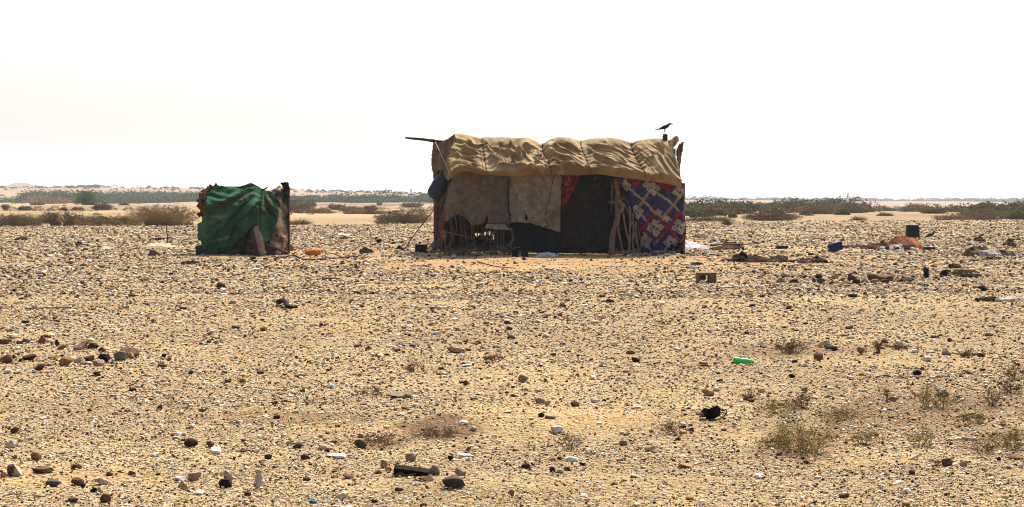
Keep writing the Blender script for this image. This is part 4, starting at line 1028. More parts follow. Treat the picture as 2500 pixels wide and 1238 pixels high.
# long pole through the roof, ropes
part("ridge_pole", *stick([P(990, 336.5, 36.2), P(1020, 339, 36.1), P(1060, 344, 36.0), P(1120, 352, 35.6)], 0.022, 0.045, 18, 0.012), M_WOOD, hut, col=np.array((0.05, 0.035, 0.03)))
part("guy_rope", *tube(spline([P(1062, 345, 36.0), P(1082, 388, 34.9), P(1103, 434, 33.6)], 16), 0.012, 6), M_WOOD, hut, col=np.array((0.50, 0.42, 0.30)))
part("guy_rope", *tube(spline([P(1092, 472, 33.7), P(1046, 529, 34.9), P(1012, 572, 35.8), P(985, 613, 36.6)], 30), 0.014, 6, 0.1), M_WOOD, hut, col=np.array((0.20, 0.13, 0.08)))
# round post end the crow stands on
V, Fc = stick([P(1624, 345, 34.9), P(1624, 328, 34.9)], 0.06, 0.055, 8, 0.004, 10); part("post_end", V, Fc, M_WOOD, hut, col=np.array((0.05, 0.03, 0.03)))

# slate sack hanging on the left end: its own thing
def sack_ring(px, py, w_px, dep, d):
    return P(px, py, d), w_px / F * d / 2, dep
prof = [(1077, 418, 6, 0.05), (1075, 426, 16, 0.09), (1072, 438, 30, 0.14), (1070, 450, 40, 0.18), (1067, 462, 45, 0.20), (1066, 472, 42, 0.19), (1068, 480, 32, 0.16), (1070, 486, 16, 0.09)]
q = spline(np.array([[a, b, c, e] for a, b, c, e in prof], float), 26)
pts = np.array([P(a[0], a[1], 34.35) for a in q])
th = np.arange(22) / 22 * 2 * math.pi
V = np.concatenate([p + np.stack([np.cos(th) * a[2] / F * 34.35 / 2, np.sin(th) * a[3], 0.03 * np.cos(th) * np.ones_like(th)], -1) * (1 + 0.05 * fbm(np.cos(th) * 2, np.sin(th) * 2 + p[2] * 5, None, 4, 3))[:, None] for p, a in zip(pts, q)])
m_ = len(q); i = np.arange(m_ - 1)[:, None] * 22; j = np.arange(22)[None]; k = (j + 1) % 22
Q = np.stack([i + j, i + k, i + 22 + k, i + 22 + j], -1).reshape(-1, 4)
V = np.concatenate([V, pts[:1], pts[-1:]]); T = np.concatenate([np.stack([np.full(22, m_ * 22), (np.arange(22) + 1) % 22, np.arange(22)], -1), np.stack([np.full(22, m_ * 22 + 1), (m_ - 1) * 22 + np.arange(22), (m_ - 1) * 22 + (np.arange(22) + 1) % 22], -1)])
sk = thing("hanging_sack", "bulging slate blue sack hanging on the left end of the hut", "sack", pts[-1])
part("bag", V, [T, Q], M_PLASTIC, sk, col=np.array((0.05, 0.062, 0.082)))
part("cord", *tube(spline([P(1077, 420, 34.35), P(1080, 408, 34.6), P(1084, 396, 34.85)], 8), 0.014, 6), M_WOOD, sk, col=np.array((0.2, 0.16, 0.1)))
# ------------------------------------------------------------------ the small green shelter
DT = 34.1
tent = thing("net_shelter", "small ragged shelter draped in green shade net and brown cloth", "shelter", P(592, 622, DT + 0.4))
def dep_t(x, y):
    lean = np.interp(y, [448, 500, 624], [0.75, 0.30, 0.0])
    edge = 0.45 * smooth01(505, 478, x)
    ridge = -0.22 * np.exp(-(((x - (612 + (y - 450) * 0.17)) / 26.0) ** 2)) * smooth01(450, 520, y)
    th_ = np.arctan2(y - 452, x - 642); rr_ = np.hypot(x - 642, y - 452)
    fold = 0.075 * np.sin(15 * th_ + 1.6 * vnoise(x / 40, y / 40, None, 3)) * smooth01(12, 70, rr_) + 0.035 * np.sin(31 * th_ + 2.5 * vnoise(x / 30, y / 30, None, 5)) * smooth01(20, 90, rr_)
    fold = fold + 0.085 * (np.abs(lnoise((x * 0.8 + y * 0.6) / 34, (y * 0.8 - x * 0.6) / 17, 9)) - 0.4)
    crease = -0.10 * np.exp(-((((x - 570) * 0.75 + (y - 560) * 0.62) / 5) ** 2)) * smooth01(470, 500, y)
    return DT + lean + edge + ridge + fold + crease
def paint_net(x, y):
    c = blotch(x, y, (0.042, 0.150, 0.070), (0.032, 0.112, 0.058), 34, 14) * (1 + 0.16 * fbm(x / 6, y / 9, None, 41, 4))[:, None]
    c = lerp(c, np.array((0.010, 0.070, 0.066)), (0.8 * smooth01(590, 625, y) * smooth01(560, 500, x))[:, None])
    c = lerp(c, np.array((0.055, 0.085, 0.040)), (0.7 * smooth01(475, 455, y) * smooth01(-0.2, 0.4, fbm(x / 3, y / 3, None, 8, 2)))[:, None])
    def patch(cx, cy, rx_, ry_, rot, col, a):
        ca, sa = math.cos(rot), math.sin(rot); u = (x - cx) * ca + (y - cy) * sa; v = -(x - cx) * sa + (y - cy) * ca
        m = smooth01(1.1, 0.8, np.sqrt((u / rx_) ** 2 + (v / ry_) ** 2) + 0.5 * fbm(x / 9, y / 6, None, int(cx), 3))
        return lerp(c, np.array(col), (0.7 * a * m)[:, None])
    for p in ((545, 500, 32, 9, -0.15, (0.10, 0.085, 0.045), 0.8), (520, 545, 9, 22, 0.1, (0.13, 0.11, 0.06), 0.8), (605, 480, 24, 11, -0.5, (0.095, 0.075, 0.04), 0.85), (538, 529, 20, 6, -0.15, (0.27, 0.21, 0.09), 0.9), (565, 554, 15, 5, 0.1, (0.05, 0.055, 0.05), 0.9),
              (552, 581, 22, 3, -0.25, (0.30, 0.24, 0.12), 0.9), (515, 589, 9, 2.6, -0.1, (0.32, 0.28, 0.18), 0.8), (655, 505, 22, 24, 0.4, (0.085, 0.085, 0.035), 0.75), (640, 520, 8, 40, 0.25, (0.06, 0.045, 0.03), 0.6), (655, 480, 16, 8, 0.5, (0.12, 0.12, 0.05), 0.7),
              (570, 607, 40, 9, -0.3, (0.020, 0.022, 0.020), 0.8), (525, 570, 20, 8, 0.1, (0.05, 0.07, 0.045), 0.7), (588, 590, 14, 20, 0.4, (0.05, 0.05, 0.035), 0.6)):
        c = patch(*p)
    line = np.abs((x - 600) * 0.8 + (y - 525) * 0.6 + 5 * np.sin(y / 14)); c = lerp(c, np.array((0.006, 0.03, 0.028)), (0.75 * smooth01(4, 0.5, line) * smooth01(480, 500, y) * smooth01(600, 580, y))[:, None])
    return c
NETP = [(506, 470), (512, 468), (519, 460), (530, 455), (538, 453), (559, 457), (577, 457), (590, 454), (600, 451), (612, 447), (620, 452), (630, 457), (640, 460), (653, 466), (668, 477), (684, 492), (682, 510), (677, 535), (668, 565), (660, 586), (652, 592), (645, 597), (638, 575), (630, 552), (620, 552), (612, 558), (604, 570), (592, 580), (580, 590), (572, 597), (566, 608), (562, 624), (520, 625), (477, 625), (476, 600), (492, 597), (491, 589), (482, 587), (481, 560), (483, 545), (492, 541), (494, 531), (501, 510), (503, 490)]
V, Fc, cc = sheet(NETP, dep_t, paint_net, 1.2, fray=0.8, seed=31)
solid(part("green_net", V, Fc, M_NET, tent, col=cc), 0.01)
V, Fc, cc = sheet([(484, 485), (487, 472), (497, 461), (507, 456), (514, 450), (520, 455), (528, 447), (536, 455), (524, 465), (512, 470), (507, 480), (509, 500), (501, 520), (494, 531), (488, 532), (480, 524), (489, 515), (478, 504), (484, 496), (478, 490)], lambda x, y: dep_t(x, y) + 0.10 + 0.12 * fbm(x / 7, y / 7, None, 23, 3),
                  lambda x, y: lerp(blotch(x, y, (0.13, 0.05, 0.022), (0.045, 0.016, 0.011), 10, 24), np.array((0.17, 0.105, 0.055)), (smooth01(478, 462, y) * 0.7)[:, None]), 1.1, fray=1.5, seed=32)
solid(part("rust_cloth", V, Fc, M_CLOTH, tent, col=cc), 0.012)
V, Fc, cc = sheet([(630, 550), (620, 553), (612, 560), (607, 575), (603, 600), (596, 624), (648, 625), (646, 600), (640, 575)], lambda x, y: dep_t(x, y) - 0.05 + 0.02 * np.sin(x / 6), lambda x, y: lerp(blotch(x, y, (0.12, 0.07, 0.045), (0.09, 0.055, 0.04), 14, 26), np.array((0.38, 0.28, 0.19)), smooth01(-2, 2, (x - 622) - (y - 570) * 0.24)[:, None]), 1.1, ([(607, 580), (612, 579), (611, 586), (607, 586)],), fray=0.5, seed=33)
solid(part("brown_flap", V, Fc, M_CLOTH, tent, col=cc), 0.012)
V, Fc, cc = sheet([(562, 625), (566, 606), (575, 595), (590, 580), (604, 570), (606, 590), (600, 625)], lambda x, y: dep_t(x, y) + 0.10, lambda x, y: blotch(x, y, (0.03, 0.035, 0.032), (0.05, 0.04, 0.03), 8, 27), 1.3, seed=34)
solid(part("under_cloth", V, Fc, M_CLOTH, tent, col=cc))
def paint_ochre(x, y):
    c = blotch(x, y, (0.66, 0.54, 0.35), (0.42, 0.31, 0.19), 14, 28)  # colours brightened in place of light shining through the sheet
    c = lerp(c, np.array((0.11, 0.075, 0.05)), (0.75 * smooth01(-0.1, 0.35, fbm(x / 8, y / 13, None, 29, 3)))[:, None])
    return lerp(c, np.array((0.10, 0.075, 0.05)), (0.7 * smooth01(570, 605, y) * smooth01(-0.4, 0.2, fbm(x / 8, y / 8, None, 30, 2)))[:, None])
V, Fc, cc = sheet([(655, 466), (668, 461), (684, 451), (692, 458), (698, 474), (703, 492), (704, 520), (704, 560), (706, 600), (705, 618), (690, 614), (668, 602), (656, 594), (660, 584), (668, 560), (677, 530), (684, 494), (672, 478)], lambda x, y: dep_t(x, y) + 0.12 + 0.35 * smooth01(680, 706, x) + 0.05 * np.sin(x / 4 + y / 30), paint_ochre, 1.1, ([(674, 573), (679, 573), (678, 579), (674, 578)],), fray=0.7, seed=35)
solid(part("ochre_sheet", V, Fc, M_TARP, tent, col=cc), 0.01)
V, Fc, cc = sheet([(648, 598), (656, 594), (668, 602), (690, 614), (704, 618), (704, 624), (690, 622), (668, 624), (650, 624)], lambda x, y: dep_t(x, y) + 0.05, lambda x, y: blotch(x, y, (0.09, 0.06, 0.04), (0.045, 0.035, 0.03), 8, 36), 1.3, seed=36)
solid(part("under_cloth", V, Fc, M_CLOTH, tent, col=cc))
V, Fc, cc = sheet([(683, 446), (704, 444), (708, 460), (707, 480), (705, 496), (700, 488), (696, 470), (690, 457)], lambda x, y: DT + 0.75 + 0.03 * fbm(x / 6, y / 6, None, 1, 2), lambda x, y: np.tile((0.010, 0.010, 0.012), (len(x), 1)), 1.1, fray=0.3, seed=37)
solid(part("black_cloth", V, Fc, M_CLOTH, tent, col=cc), 0.02)
# top and rear cover, standing a metre and a half behind
V, Fc, cc = sheet([(492, 470), (527, 456), (612, 451), (660, 466), (690, 455), (700, 470), (700, 616), (492, 616)], lambda x, y: DT + 1.6 + 0.06 * np.sin(x / 6), lambda x, y: blotch(x, y, (0.06, 0.06, 0.04), (0.03, 0.06, 0.045), 14, 38), 2.2, seed=38)
solid(part("rear_cloth", V, Fc, M_NET, tent, col=cc))
topf = np.array([(512, 466), (530, 455), (560, 457), (590, 454), (612, 447), (640, 461), (668, 476), (690, 458), (702, 474)], float)
Fr = np.array([P(a, b + 1, float(dep_t(np.array([a]), np.array([b]))[0]) + 0.02) for a, b in topf]); Bk = np.array([P(lerp(a, 596, 0.06), b + 6, DT + 1.6) for a, b in topf])
Fr, Bk = spline(Fr, 60), spline(Bk, 60); t_ = np.linspace(0, 1, 20)
V = lerp(Fr[None], Bk[None], t_[:, None, None]); V[..., 2] += (-0.10 * np.sin(t_ * math.pi))[:, None] + 0.02 * fbm(np.linspace(0, 9, 60)[None] + 0 * t_[:, None], t_[:, None] * 4 + 0 * Fr[None, :, 0], None, 3, 2)
i = np.arange(1200).reshape(20, 60); Qt = np.stack([i[:-1, :-1], i[:-1, 1:], i[1:, 1:], i[1:, :-1]], -1).reshape(-1, 4)
solid(part("top_net", V.reshape(-1, 3), Qt, M_NET, tent, col=np.array((0.05, 0.085, 0.05))))
for side, (a, b) in enumerate([((499, 600), (504, 612)), ((705, 600), (697, 612))]):
    p0, p1 = P(a[0], 622, DT + (0.45 if not side else 0.5)), P(b[0], 616, DT + 1.6)
    U, Vv = np.meshgrid(np.linspace(0, 1, 20), np.linspace(0, 1, 30)); X = lerp(p0[0], p1[0], U) + 0.03 * np.sin(U * 20); Y = lerp(p0[1], p1[1], U); Z = Vv * 1.42
    i = np.arange(600).reshape(30, 20)
    solid(part("side_cloth", np.stack([X, Y, Z], -1).reshape(-1, 3), np.stack([i[:-1, :-1], i[:-1, 1:], i[1:, 1:], i[1:, :-1]], -1).reshape(-1, 4), M_CLOTH, tent, col=np.array((0.13, 0.085, 0.05))))
for pts, r0, r1 in [([(527, 446, 34.95), (528, 470, 34.9), (530, 560, 34.8)], 0.016, 0.02), ([(612, 446, 34.85), (614, 500, 34.9), (616, 600, 34.9)], 0.02, 0.025), ([(640, 464, 34.7), (648, 460, 34.6), (653, 458, 34.55)], 0.02, 0.014), ([(703, 455, 34.9), (706, 540, 34.75), (706, 618, 34.7)], 0.02, 0.022),
                    ([(690, 464, 34.7), (708, 464, 34.8), (720, 461, 34.9)], 0.010, 0.006), ([(510, 458, 34.9), (506, 453, 34.9)], 0.012, 0.01), ([(488, 470, 35.0), (500, 545, 34.9), (498, 620, 34.8)], 0.02, 0.022)]:
    part("pole", *stick([P(*p) for p in pts], r0, r1, 10, 0.01), M_WOOD, tent, col=np.array((0.045, 0.03, 0.025)))
part("hem_cord", *tube(spline([P(*p) for p in [(630, 505, 34.05), (630, 540, 33.95), (638, 575, 33.9), (646, 600, 33.9), (648, 622, 33.95)]], 20), 0.010, 6), M_WOOD, tent, col=np.array((0.14, 0.12, 0.07)))
part("hem_cord", *tube(spline([P(*p) for p in [(644, 594, 34.0), (660, 600, 34.0), (680, 606, 34.1), (704, 616, 34.3)]], 16), 0.009, 6), M_WOOD, tent, col=np.array((0.33, 0.27, 0.18)))
# ------------------------------------------------------------------ stones one can point at
RC = dict(brown=(0.15, 0.085, 0.05), dark=(0.075, 0.045, 0.032), black=(0.022, 0.019, 0.018), red=(0.24, 0.105, 0.055), tan=(0.34, 0.21, 0.10), orange=(0.40, 0.21, 0.085), beige=(0.42, 0.32, 0.22), cream=(0.55, 0.45, 0.32), white=(0.72, 0.68, 0.61), pink=(0.36, 0.24, 0.17), grey=(0.22, 0.185, 0.145), slate=(0.10, 0.082, 0.066))
def stone(px, py, w, h, c, label, c2=None, point=0.0, sub=4, cuts=9, rough=0.06, group=None, cat="stone", turn=None):
    g = ground_at(px, py - 1); d = g[1]; W, Hh = (w / F * d, h / F * d) if py < 1000 else (0.92 * w / F * d, 0.9 * h / F * d)
    seed = int(px * 7 + py * 3)
    r = np.random.default_rng(seed)
    V, T = rock_shape(W, Hh * 1.15, W * r.uniform(0.7, 0.95), seed, sub, cuts, rough, point)
    V = V - np.array((0, 0, Hh * 0.12)) + g
    c = np.array(RC[c]); cols = c * (1 + 0.25 * fbm(V[:, 0] / W * 4, V[:, 1] / W * 4, V[:, 2] / W * 4, seed, 3))[:, None]
    if c2:
        m = smooth01(-0.15, 0.3, fbm(V[:, 0] / W * 2.5, V[:, 1] / W * 2.5, V[:, 2] / W * 2.5, seed + 9, 3)); cols = lerp(cols, np.array(RC[c2]), m[:, None])
    o = single("stone", V, [T], M_ROCK, label, cat, group or "larger stones lying on the gravel", cols, smooth=False, base=g)
    return o

GL = "stones of the old ring at the left"
for a in [
 (8, 840, 28, 13, 'brown', "brown stone on the left frame edge in the back row"), (22, 831, 15, 9, 'red', "small reddish stone behind the left end of the back row"), (46, 837, 28, 7, 'black', "flat black slab leaning in front of a grey stone"), (66, 835, 21, 13, 'grey', "grey rounded stone behind the flat black slab"),
 (140, 846, 13, 16, 'dark', "upright dark brown stone beside the pointed red stone"), (151, 856, 22, 11, 'red', "reddish brown block just below the upright dark stone"), (210, 839, 24, 9, 'brown', "flat brown stone topping the lumpy pair in the back row"), (226, 855, 28, 16, 'dark', "rounded near black stone right of the lumpy brown one"),
 (249, 860, 18, 11, 'brown', "small brown stone ending the back row on the right"), (15, 890, 36, 20, 'brown', "large brown stone at the left frame edge in the front row"), (35, 880, 13, 9, 'dark', "small dark stone wedged behind the large left edge stone"), (72, 884, 35, 15, 'dark', "long dark brown stone alone between the two left stones"),
 (96, 910, 26, 15, 'dark', "dark square block nearest the viewer in the left ring"), (190, 887, 24, 15, 'beige', "light beige block tucked behind the big tan block"), (218, 883, 28, 14, 'dark', "purplish dark stone behind the flat pale slab"), (215, 893, 25, 7, 'cream', "thin flat pale slab in the left stone ring"),
 (241, 897, 29, 16, 'beige', "beige stone in front of the shiny black stone"), (295, 880, 32, 22, 'grey', "grey banded stone leaning on the big brown slab"), (319, 877, 20, 16, 'tan', "small pointed tan stone before the big brown slab"), (316, 872, 48, 24, 'brown', "biggest brown slab at the right end of the left ring"),
 (236, 921, 20, 10, 'dark', "dark stone below the left ring on open gravel"), (128, 880, 22, 8, 'brown', "thin brown shard between the dark and tan blocks"), (400, 874, 14, 9, 'black', "little black stone right of the left ring")]:
    stone(*a, group=GL)
stone(105, 839, 23, 21, 'red', "pointed red triangular stone in the back row", point=0.75, group=GL)
stone(196, 857, 35, 19, 'brown', "lumpy brown stone with pale lit edge in the back row", 'pink', point=0.35, group=GL)
stone(166, 897, 39, 24, 'orange', "big orange tan block in the front row of the ring", 'tan', group=GL)
stone(254, 883, 30, 19, 'black', "shiny coal black stone in the left ring", rough=0.12, group=GL)

GRr = "stones of the low row at the right"
for a in [
 (1895, 679, 14, 8, 'brown', "first small brown stone of the upper right row"), (1918, 680, 20, 9, 'dark', "twin lobed dark stone near the left of the upper right row"), (1955, 679, 18, 7, 'dark', "flat dark stone midway in the upper right row"), (1978, 681, 18, 8, 'cream', "pale stone between dark ones in the upper right row"),
 (1999, 682, 18, 12, 'dark', "tall dark stone of the upper right row"), (2037, 684, 19, 14, 'orange', "orange brown stone ending the upper right row"), (1876, 692, 13, 6, 'dark', "small dark stone leading the lower right row"), (1905, 692, 21, 12, 'pink', "pale brown stone with a peak in the lower right row"),
 (1936, 694, 26, 9, 'dark', "long dark block in the lower right row"), (1987, 694, 10, 13, 'red', "thin upright reddish stone in the lower right row"), (2004, 695, 22, 12, 'slate', "dark grey stone beside the thin upright one"), (2055, 694, 15, 10, 'brown', "brown stone right of the gap in the lower row"),
 (2079, 690, 22, 20, 'dark', "tall blackish stone where the right row thickens"), (2090, 697, 20, 11, 'black', "black stone at the foot of the tall blackish one"), (2110, 695, 18, 12, 'grey', "mottled grey round stone in the thick of the right row"), (2151, 690, 66, 19, 'brown', "wide brown mound of a stone in the right row"),
 (2160, 697, 22, 10, 'dark', "dark stone below the wide brown mound"), (2135, 697, 22, 10, 'tan', "tan stone below the left half of the wide mound"), (2196, 692, 22, 9, 'brown', "brown stone just right of the wide mound"), (2216, 692, 36, 10, 'black', "long black stone ending the right row")]:
    stone(*a, group=GRr)

for a in [
 (35, 1060, 22, 16, 'dark', "dark brown cube like stone near the left edge"), (28, 1093, 34, 20, 'cream', "pale shelving stone at left below the dark cube stone"), (90, 1125, 28, 22, 'tan', "squarish tan stone left of the small sand patch"), (36, 1121, 14, 11, 'tan', "small tan pebble left of the squarish tan stone"),
 (8, 1171, 18, 15, 'brown', "brown stone cut by the left frame edge low down"), (108, 1158, 56, 13, 'brown', "long low brown rock above the grey slate stone"), (130, 1193, 42, 17, 'slate', "grey black slate stone lying flat"), (190, 1186, 32, 20, 'brown', "smooth brown stone beside the cream egg stone"),
 (248, 1187, 45, 22, 'cream', "cream egg shaped stone at lower left"), (266, 1166, 20, 10, 'dark', "dark flat stone just behind the cream egg stone"), (203, 1199, 14, 12, 'black', "round black pebble below the smooth brown stone"), (229, 1210, 18, 13, 'black', "black pebble touching a beige one"), (245, 1212, 17, 15, 'beige', "beige pebble touching a black one"),
 (258, 1237, 30, 23, 'brown', "tan topped brown block at the bottom edge"), (178, 1237, 30, 14, 'slate', "dark grey stone at the bottom edge left of the block"), (466, 1088, 38, 22, 'dark', "dark brown domed rock standing alone left of centre"), (513, 1086, 20, 17, 'brown', "brown stone behind a white one left of centre"), (525, 1102, 32, 18, 'white', "white lumpy stone in front of a brown one"),
 (447, 1198, 27, 16, 'orange', "orange streaked stone at lower left of centre"), (440, 1176, 32, 12, 'white', "white flat stone beside a pinkish one"), (474, 1172, 35, 20, 'pink', "pinkish stone beside a white flat one"), (551, 1189, 40, 22, 'black', "jet black glossy stone left of the shell"),
 (605, 1208, 18, 11, 'dark', "dark stone below the shell"), (601, 1236, 18, 11, 'cream', "cream stone low at the bottom edge left of centre"), (594, 1097, 22, 10, 'brown', "brown flat stone touching a pale slab"), (624, 1099, 24, 9, 'cream', "pale slab touching a brown flat stone"), (655, 1115, 20, 13, 'dark', "dark jagged stone right of the pale slab"),
 (728, 1090, 28, 15, 'slate', "purplish black stone with a pale one on its left"), (706, 1085, 17, 12, 'beige', "pale round stone left of the purplish black one"), (746, 1117, 27, 15, 'dark', "dark tent shaped stone left of the white slab"), (323, 1163, 22, 10, 'brown', "reddish brown oblong stone right of the cream egg stone"),
 (880, 1084, 36, 23, 'slate', "greenish dark rock with a pebble on top"), (881, 1062, 15, 12, 'brown', "brown pebble perched on the greenish dark rock"), (820, 1112, 56, 11, 'white', "broad flat white slab left of centre"), (937, 1135, 19, 21, 'pink', "upright pinkish stone left of the charred plank"),
 (948, 1146, 18, 13, 'tan', "small tan wedge touching the upright pinkish stone"), (925, 1155, 18, 10, 'orange', "orange pebble below the tan wedge"), (850, 1165, 32, 15, 'pink', "pink brown loaf shaped stone left of the charred plank"), (1061, 1162, 30, 26, 'pink', "pinkish domed stone at the right end of the charred plank"),
 (1124, 1162, 32, 22, 'beige', "beige domed stone right of the charred plank"), (1108, 1193, 62, 30, 'slate', "big dark grey rock at bottom centre"), (1092, 1190, 16, 14, 'white', "small white stone resting against the big dark rock"), (1040, 1178, 44, 12, 'brown', "brown flat rock under the charred plank"),
 (1015, 1189, 18, 9, 'white', "white chip below the charred plank"), (1100, 1117, 17, 16, 'black', "black horned stone above the beige dome"), (1132, 1100, 38, 8, 'white', "thin white flat stone with a brown cube behind"), (1143, 1088, 16, 10, 'brown', "brown cube behind the thin white flat stone"),
 (1283, 1140, 24, 15, 'dark', "dark brown stone right of bottom centre"), (1349, 1150, 17, 14, 'dark', "dark stone leading a row of three"), (1367, 1152, 19, 12, 'cream', "cream stone in the middle of a row of three"), (1384, 1145, 18, 11, 'brown', "brown stone ending a row of three"), (1395, 1120, 36, 13, 'white', "white knobbly stone right of bottom centre"),
 (1367, 1117, 18, 9, 'black', "black stone left of the white knobbly one"), (1318, 992, 26, 14, 'pink', "pinkish brown stone behind a beige pebble"), (1336, 997, 17, 12, 'beige', "beige pebble leaning on a pinkish brown stone"), (1404, 1001, 24, 13, 'dark', "dark brown stone pair left of the reddish dirt"), (1453, 992, 24, 13, 'cream', "cream topped brown stone above the reddish dirt"),
 (1360, 1053, 34, 17, 'white', "rounded white stone below the reddish dirt"), (1344, 1028, 30, 9, 'cream', "long cream stone with a black one at its left"), (1322, 1026, 17, 11, 'black', "black stone at the left of the long cream one"), (1156, 1047, 18, 12, 'beige', "beige cube stone above the dry brown patch"),
 (1248, 1211, 18, 17, 'tan', "tan leaning stone near the bottom edge"), (978, 1016, 22, 10, 'cream', "cream loaf stone left of the dry brown patch"), (975, 967, 66, 11, 'grey', "long low grey rock half sunk in gravel"), (1521, 1083, 22, 14, 'tan', "round tan stone right of the dry twigs"),
 (1998, 884, 24, 20, 'red', "round dark red stone right of the green bottle"), (1728, 971, 30, 14, 'orange', "orange red domed stone above the black broken pail"), (1672, 1139, 36, 13, 'orange', "orange brown oblong stone low in the right half"), (1585, 1100, 28, 13, 'beige', "beige loaf stone low in the right half"),
 (1552, 885, 22, 11, 'dark', "dark flat stone left of the green bottle"), (1278, 933, 26, 15, 'pink', "cream and brown stone alone in the middle gravel"), (2312, 1147, 31, 22, 'brown', "round grey brown stone between two pebbles at lower right"), (2352, 1147, 22, 16, 'pink', "pinkish pebble right of the round grey brown stone"),
 (2288, 1132, 20, 9, 'orange', "flat orange brown pebble left of the round grey brown stone"), (2237, 913, 24, 13, 'black', "black stone with a peak in the right gravel"), (1757, 932, 16, 9, 'black', "black pebble left of the dry weeds"), (1964, 950, 18, 12, 'tan', "tan stone above the dry weeds"), (1824, 982, 20, 13, 'dark', "dark stone under a small green sprout"),
 (2180, 985, 20, 13, 'pink', "pinkish stone behind the green weeds"), (1934, 925, 18, 9, 'black', "flat black stone below the round dark red stone"), (1373, 751, 18, 9, 'dark', "dark stone on open gravel below the hut door"), (1490, 739, 22, 9, 'dark', "flat dark stone below the door post"), (1720, 750, 14, 8, 'brown', "brown stone below the concrete block"),
 (575, 803, 22, 8, 'dark', "flat dark stone on gravel below the green shelter"), (1110, 865, 38, 14, 'brown', "brown spiky stone heap in the middle gravel"), (1155, 755, 14, 7, 'dark', "small dark stone below the heap of brushwood"), (637, 908, 20, 9, 'dark', "dark stone left of centre on plain gravel"), (865, 1172, 12, 8, 'tan', "tan pebble right of the loaf shaped stone"),
 (970, 866, 18, 8, 'brown', "brown stone left of the spiky stone heap"), (1350, 870, 16, 8, 'brown', "brown stone right of the spiky stone heap"), (400, 930, 16, 9, 'cream', "cream stone below the little black stone"), (390, 1001, 16, 14, 'dark', "dark stone with pale one behind left of centre"), (466, 912, 14, 9, 'dark', "small dark stone right of the left ring on plain gravel"),
 (2400, 718, 26, 14, 'black', "black lump on gravel left of the white sheet"), (2082, 733, 24, 8, 'black', "flat black scrap stone below the right row"), (2438, 1123, 12, 10, 'black', "round black pebble at lower right"), (2475, 1120, 34, 10, 'brown', "long brown stone near the right frame edge"), (2494, 1142, 14, 12, 'white', "white stone cut by the right frame edge"),
 (1968, 1132, 18, 9, 'dark', "dark pebble below the green weed clump"), (2030, 853, 34, 12, 'dark', "dark rubble stone behind the bare earth strip"), (2230, 868, 24, 8, 'white', "white slab in the strip of pale stones"), (2270, 868, 26, 7, 'cream', "cream slab right of the white slab"), (2310, 872, 26, 8, 'pink', "pinkish slab ending the strip of pale stones"),
 (2395, 873, 18, 8, 'dark', "dark flat stone right of the strip of pale stones"), (1930, 857, 14, 9, 'pink', "pink stone beneath the dry tuft"), (2160, 838, 16, 10, 'red', "small red stone behind the dry sprout"), (2320, 838, 14, 10, 'red', "small red stone at far right of the bare strip")]:
    stone(*a)
stone(38, 1165, 46, 32, 'brown', "large blotched brown and cream rock at lower left", 'cream')
stone(562, 1166, 34, 26, 'brown', "brown rock with a white side above the jet black stone", 'cream')
stone(1003, 1120, 29, 24, 'pink', "squarish stone with chalky white top above the plank", 'white')

# stones at the foot of the shelter
for a in [(575, 623, 24, 11, 'brown', "brown stone weighing down the green net"), (678, 623, 16, 11, 'beige', "pale round stone at the foot of the ochre sheet"), (1680, 628, 13, 8, 'grey', "small grey stone at the right foot of the patterned cloth")]:
    stone(*a, group="stones holding down cloths")

# ------------------------------------------------------------------ birds
def crow(label, ox, oy, d, pts, legs, k=1.0):
    """one continuous body swept along spine points (px, py, half height px, half width m); legs to the ground"""
    q = spline(np.array(pts, float), 44)
    c = np.array([P(a[0], a[1], d) for a in q]); hh = q[:, 2] / F * d; ww = q[:, 3]
    th = np.arange(14) / 14 * 2 * math.pi
    t = np.gradient(c, axis=0); t /= np.linalg.norm(t, axis=1)[:, None]
    up = np.stack([-t[:, 2], 0 * t[:, 0], t[:, 0]], -1)
    V = (c[:, None] + up[:, None] * (hh[:, None] * np.sin(th))[..., None] + np.array((0, 1.0, 0)) * (ww[:, None] * np.cos(th))[..., None]).reshape(-1, 3)
    m_ = len(c); i = np.arange(m_ - 1)[:, None] * 14; j = np.arange(14)[None]; kk = (j + 1) % 14
    Q = np.stack([i + j, i + kk, i + 14 + kk, i + 14 + j], -1).reshape(-1, 4)
    V = np.concatenate([V, c[:1], c[-1:]])
    T = np.concatenate([np.stack([np.full(14, m_ * 14), (np.arange(14) + 1) % 14, np.arange(14)], -1), np.stack([np.full(14, m_ * 14 + 1), (m_ - 1) * 14 + np.arange(14), (m_ - 1) * 14 + (np.arange(14) + 1) % 14], -1)])
    ps = [(V, [T, Q])]
    for s in (-1, 1):
        pl = np.array([P(a, b, d + s * 0.022) for a, b in legs]); ps.append(tube(pl, [0.016, 0.008, 0.006], 7))
        f = pl[-1]
        for a in (-0.4, 0, 0.4): ps.append(tube([f, f + np.array((0.035 * math.cos(a), 0.035 * math.sin(a), -0.002))], 0.004, 5))
        ps.append(tube([f, f + np.array((-0.022, 0, -0.002))], 0.004, 5))
    V, Fc, _ = join(ps)
    b = P(legs[-1][0], legs[-1][1], d)
    o = thing("crow", label, "bird", b, "crows")
    part("body", V, Fc, M_FEATHER, o, col=np.array((0.008, 0.008, 0.010)))
    for s in (-1, 1):
        qa = q[10:26]; cw = np.array([P(a[0], a[1] - 0.4, d + s * (a[3] * 0.93)) for a in qa])
        V, Fc = tube(cw, np.concatenate([np.linspace(0.006, 0.05, 10), np.linspace(0.05, 0.02, 6)]) * k, 10, flat=0.28)
        V[:, 1] = cw[:, 1].mean() + (V[:, 1] - cw[:, 1].mean()) * 0.35
        part("wing", V, Fc, M_FEATHER, o, col=np.array((0.010, 0.010, 0.013)))
    return o
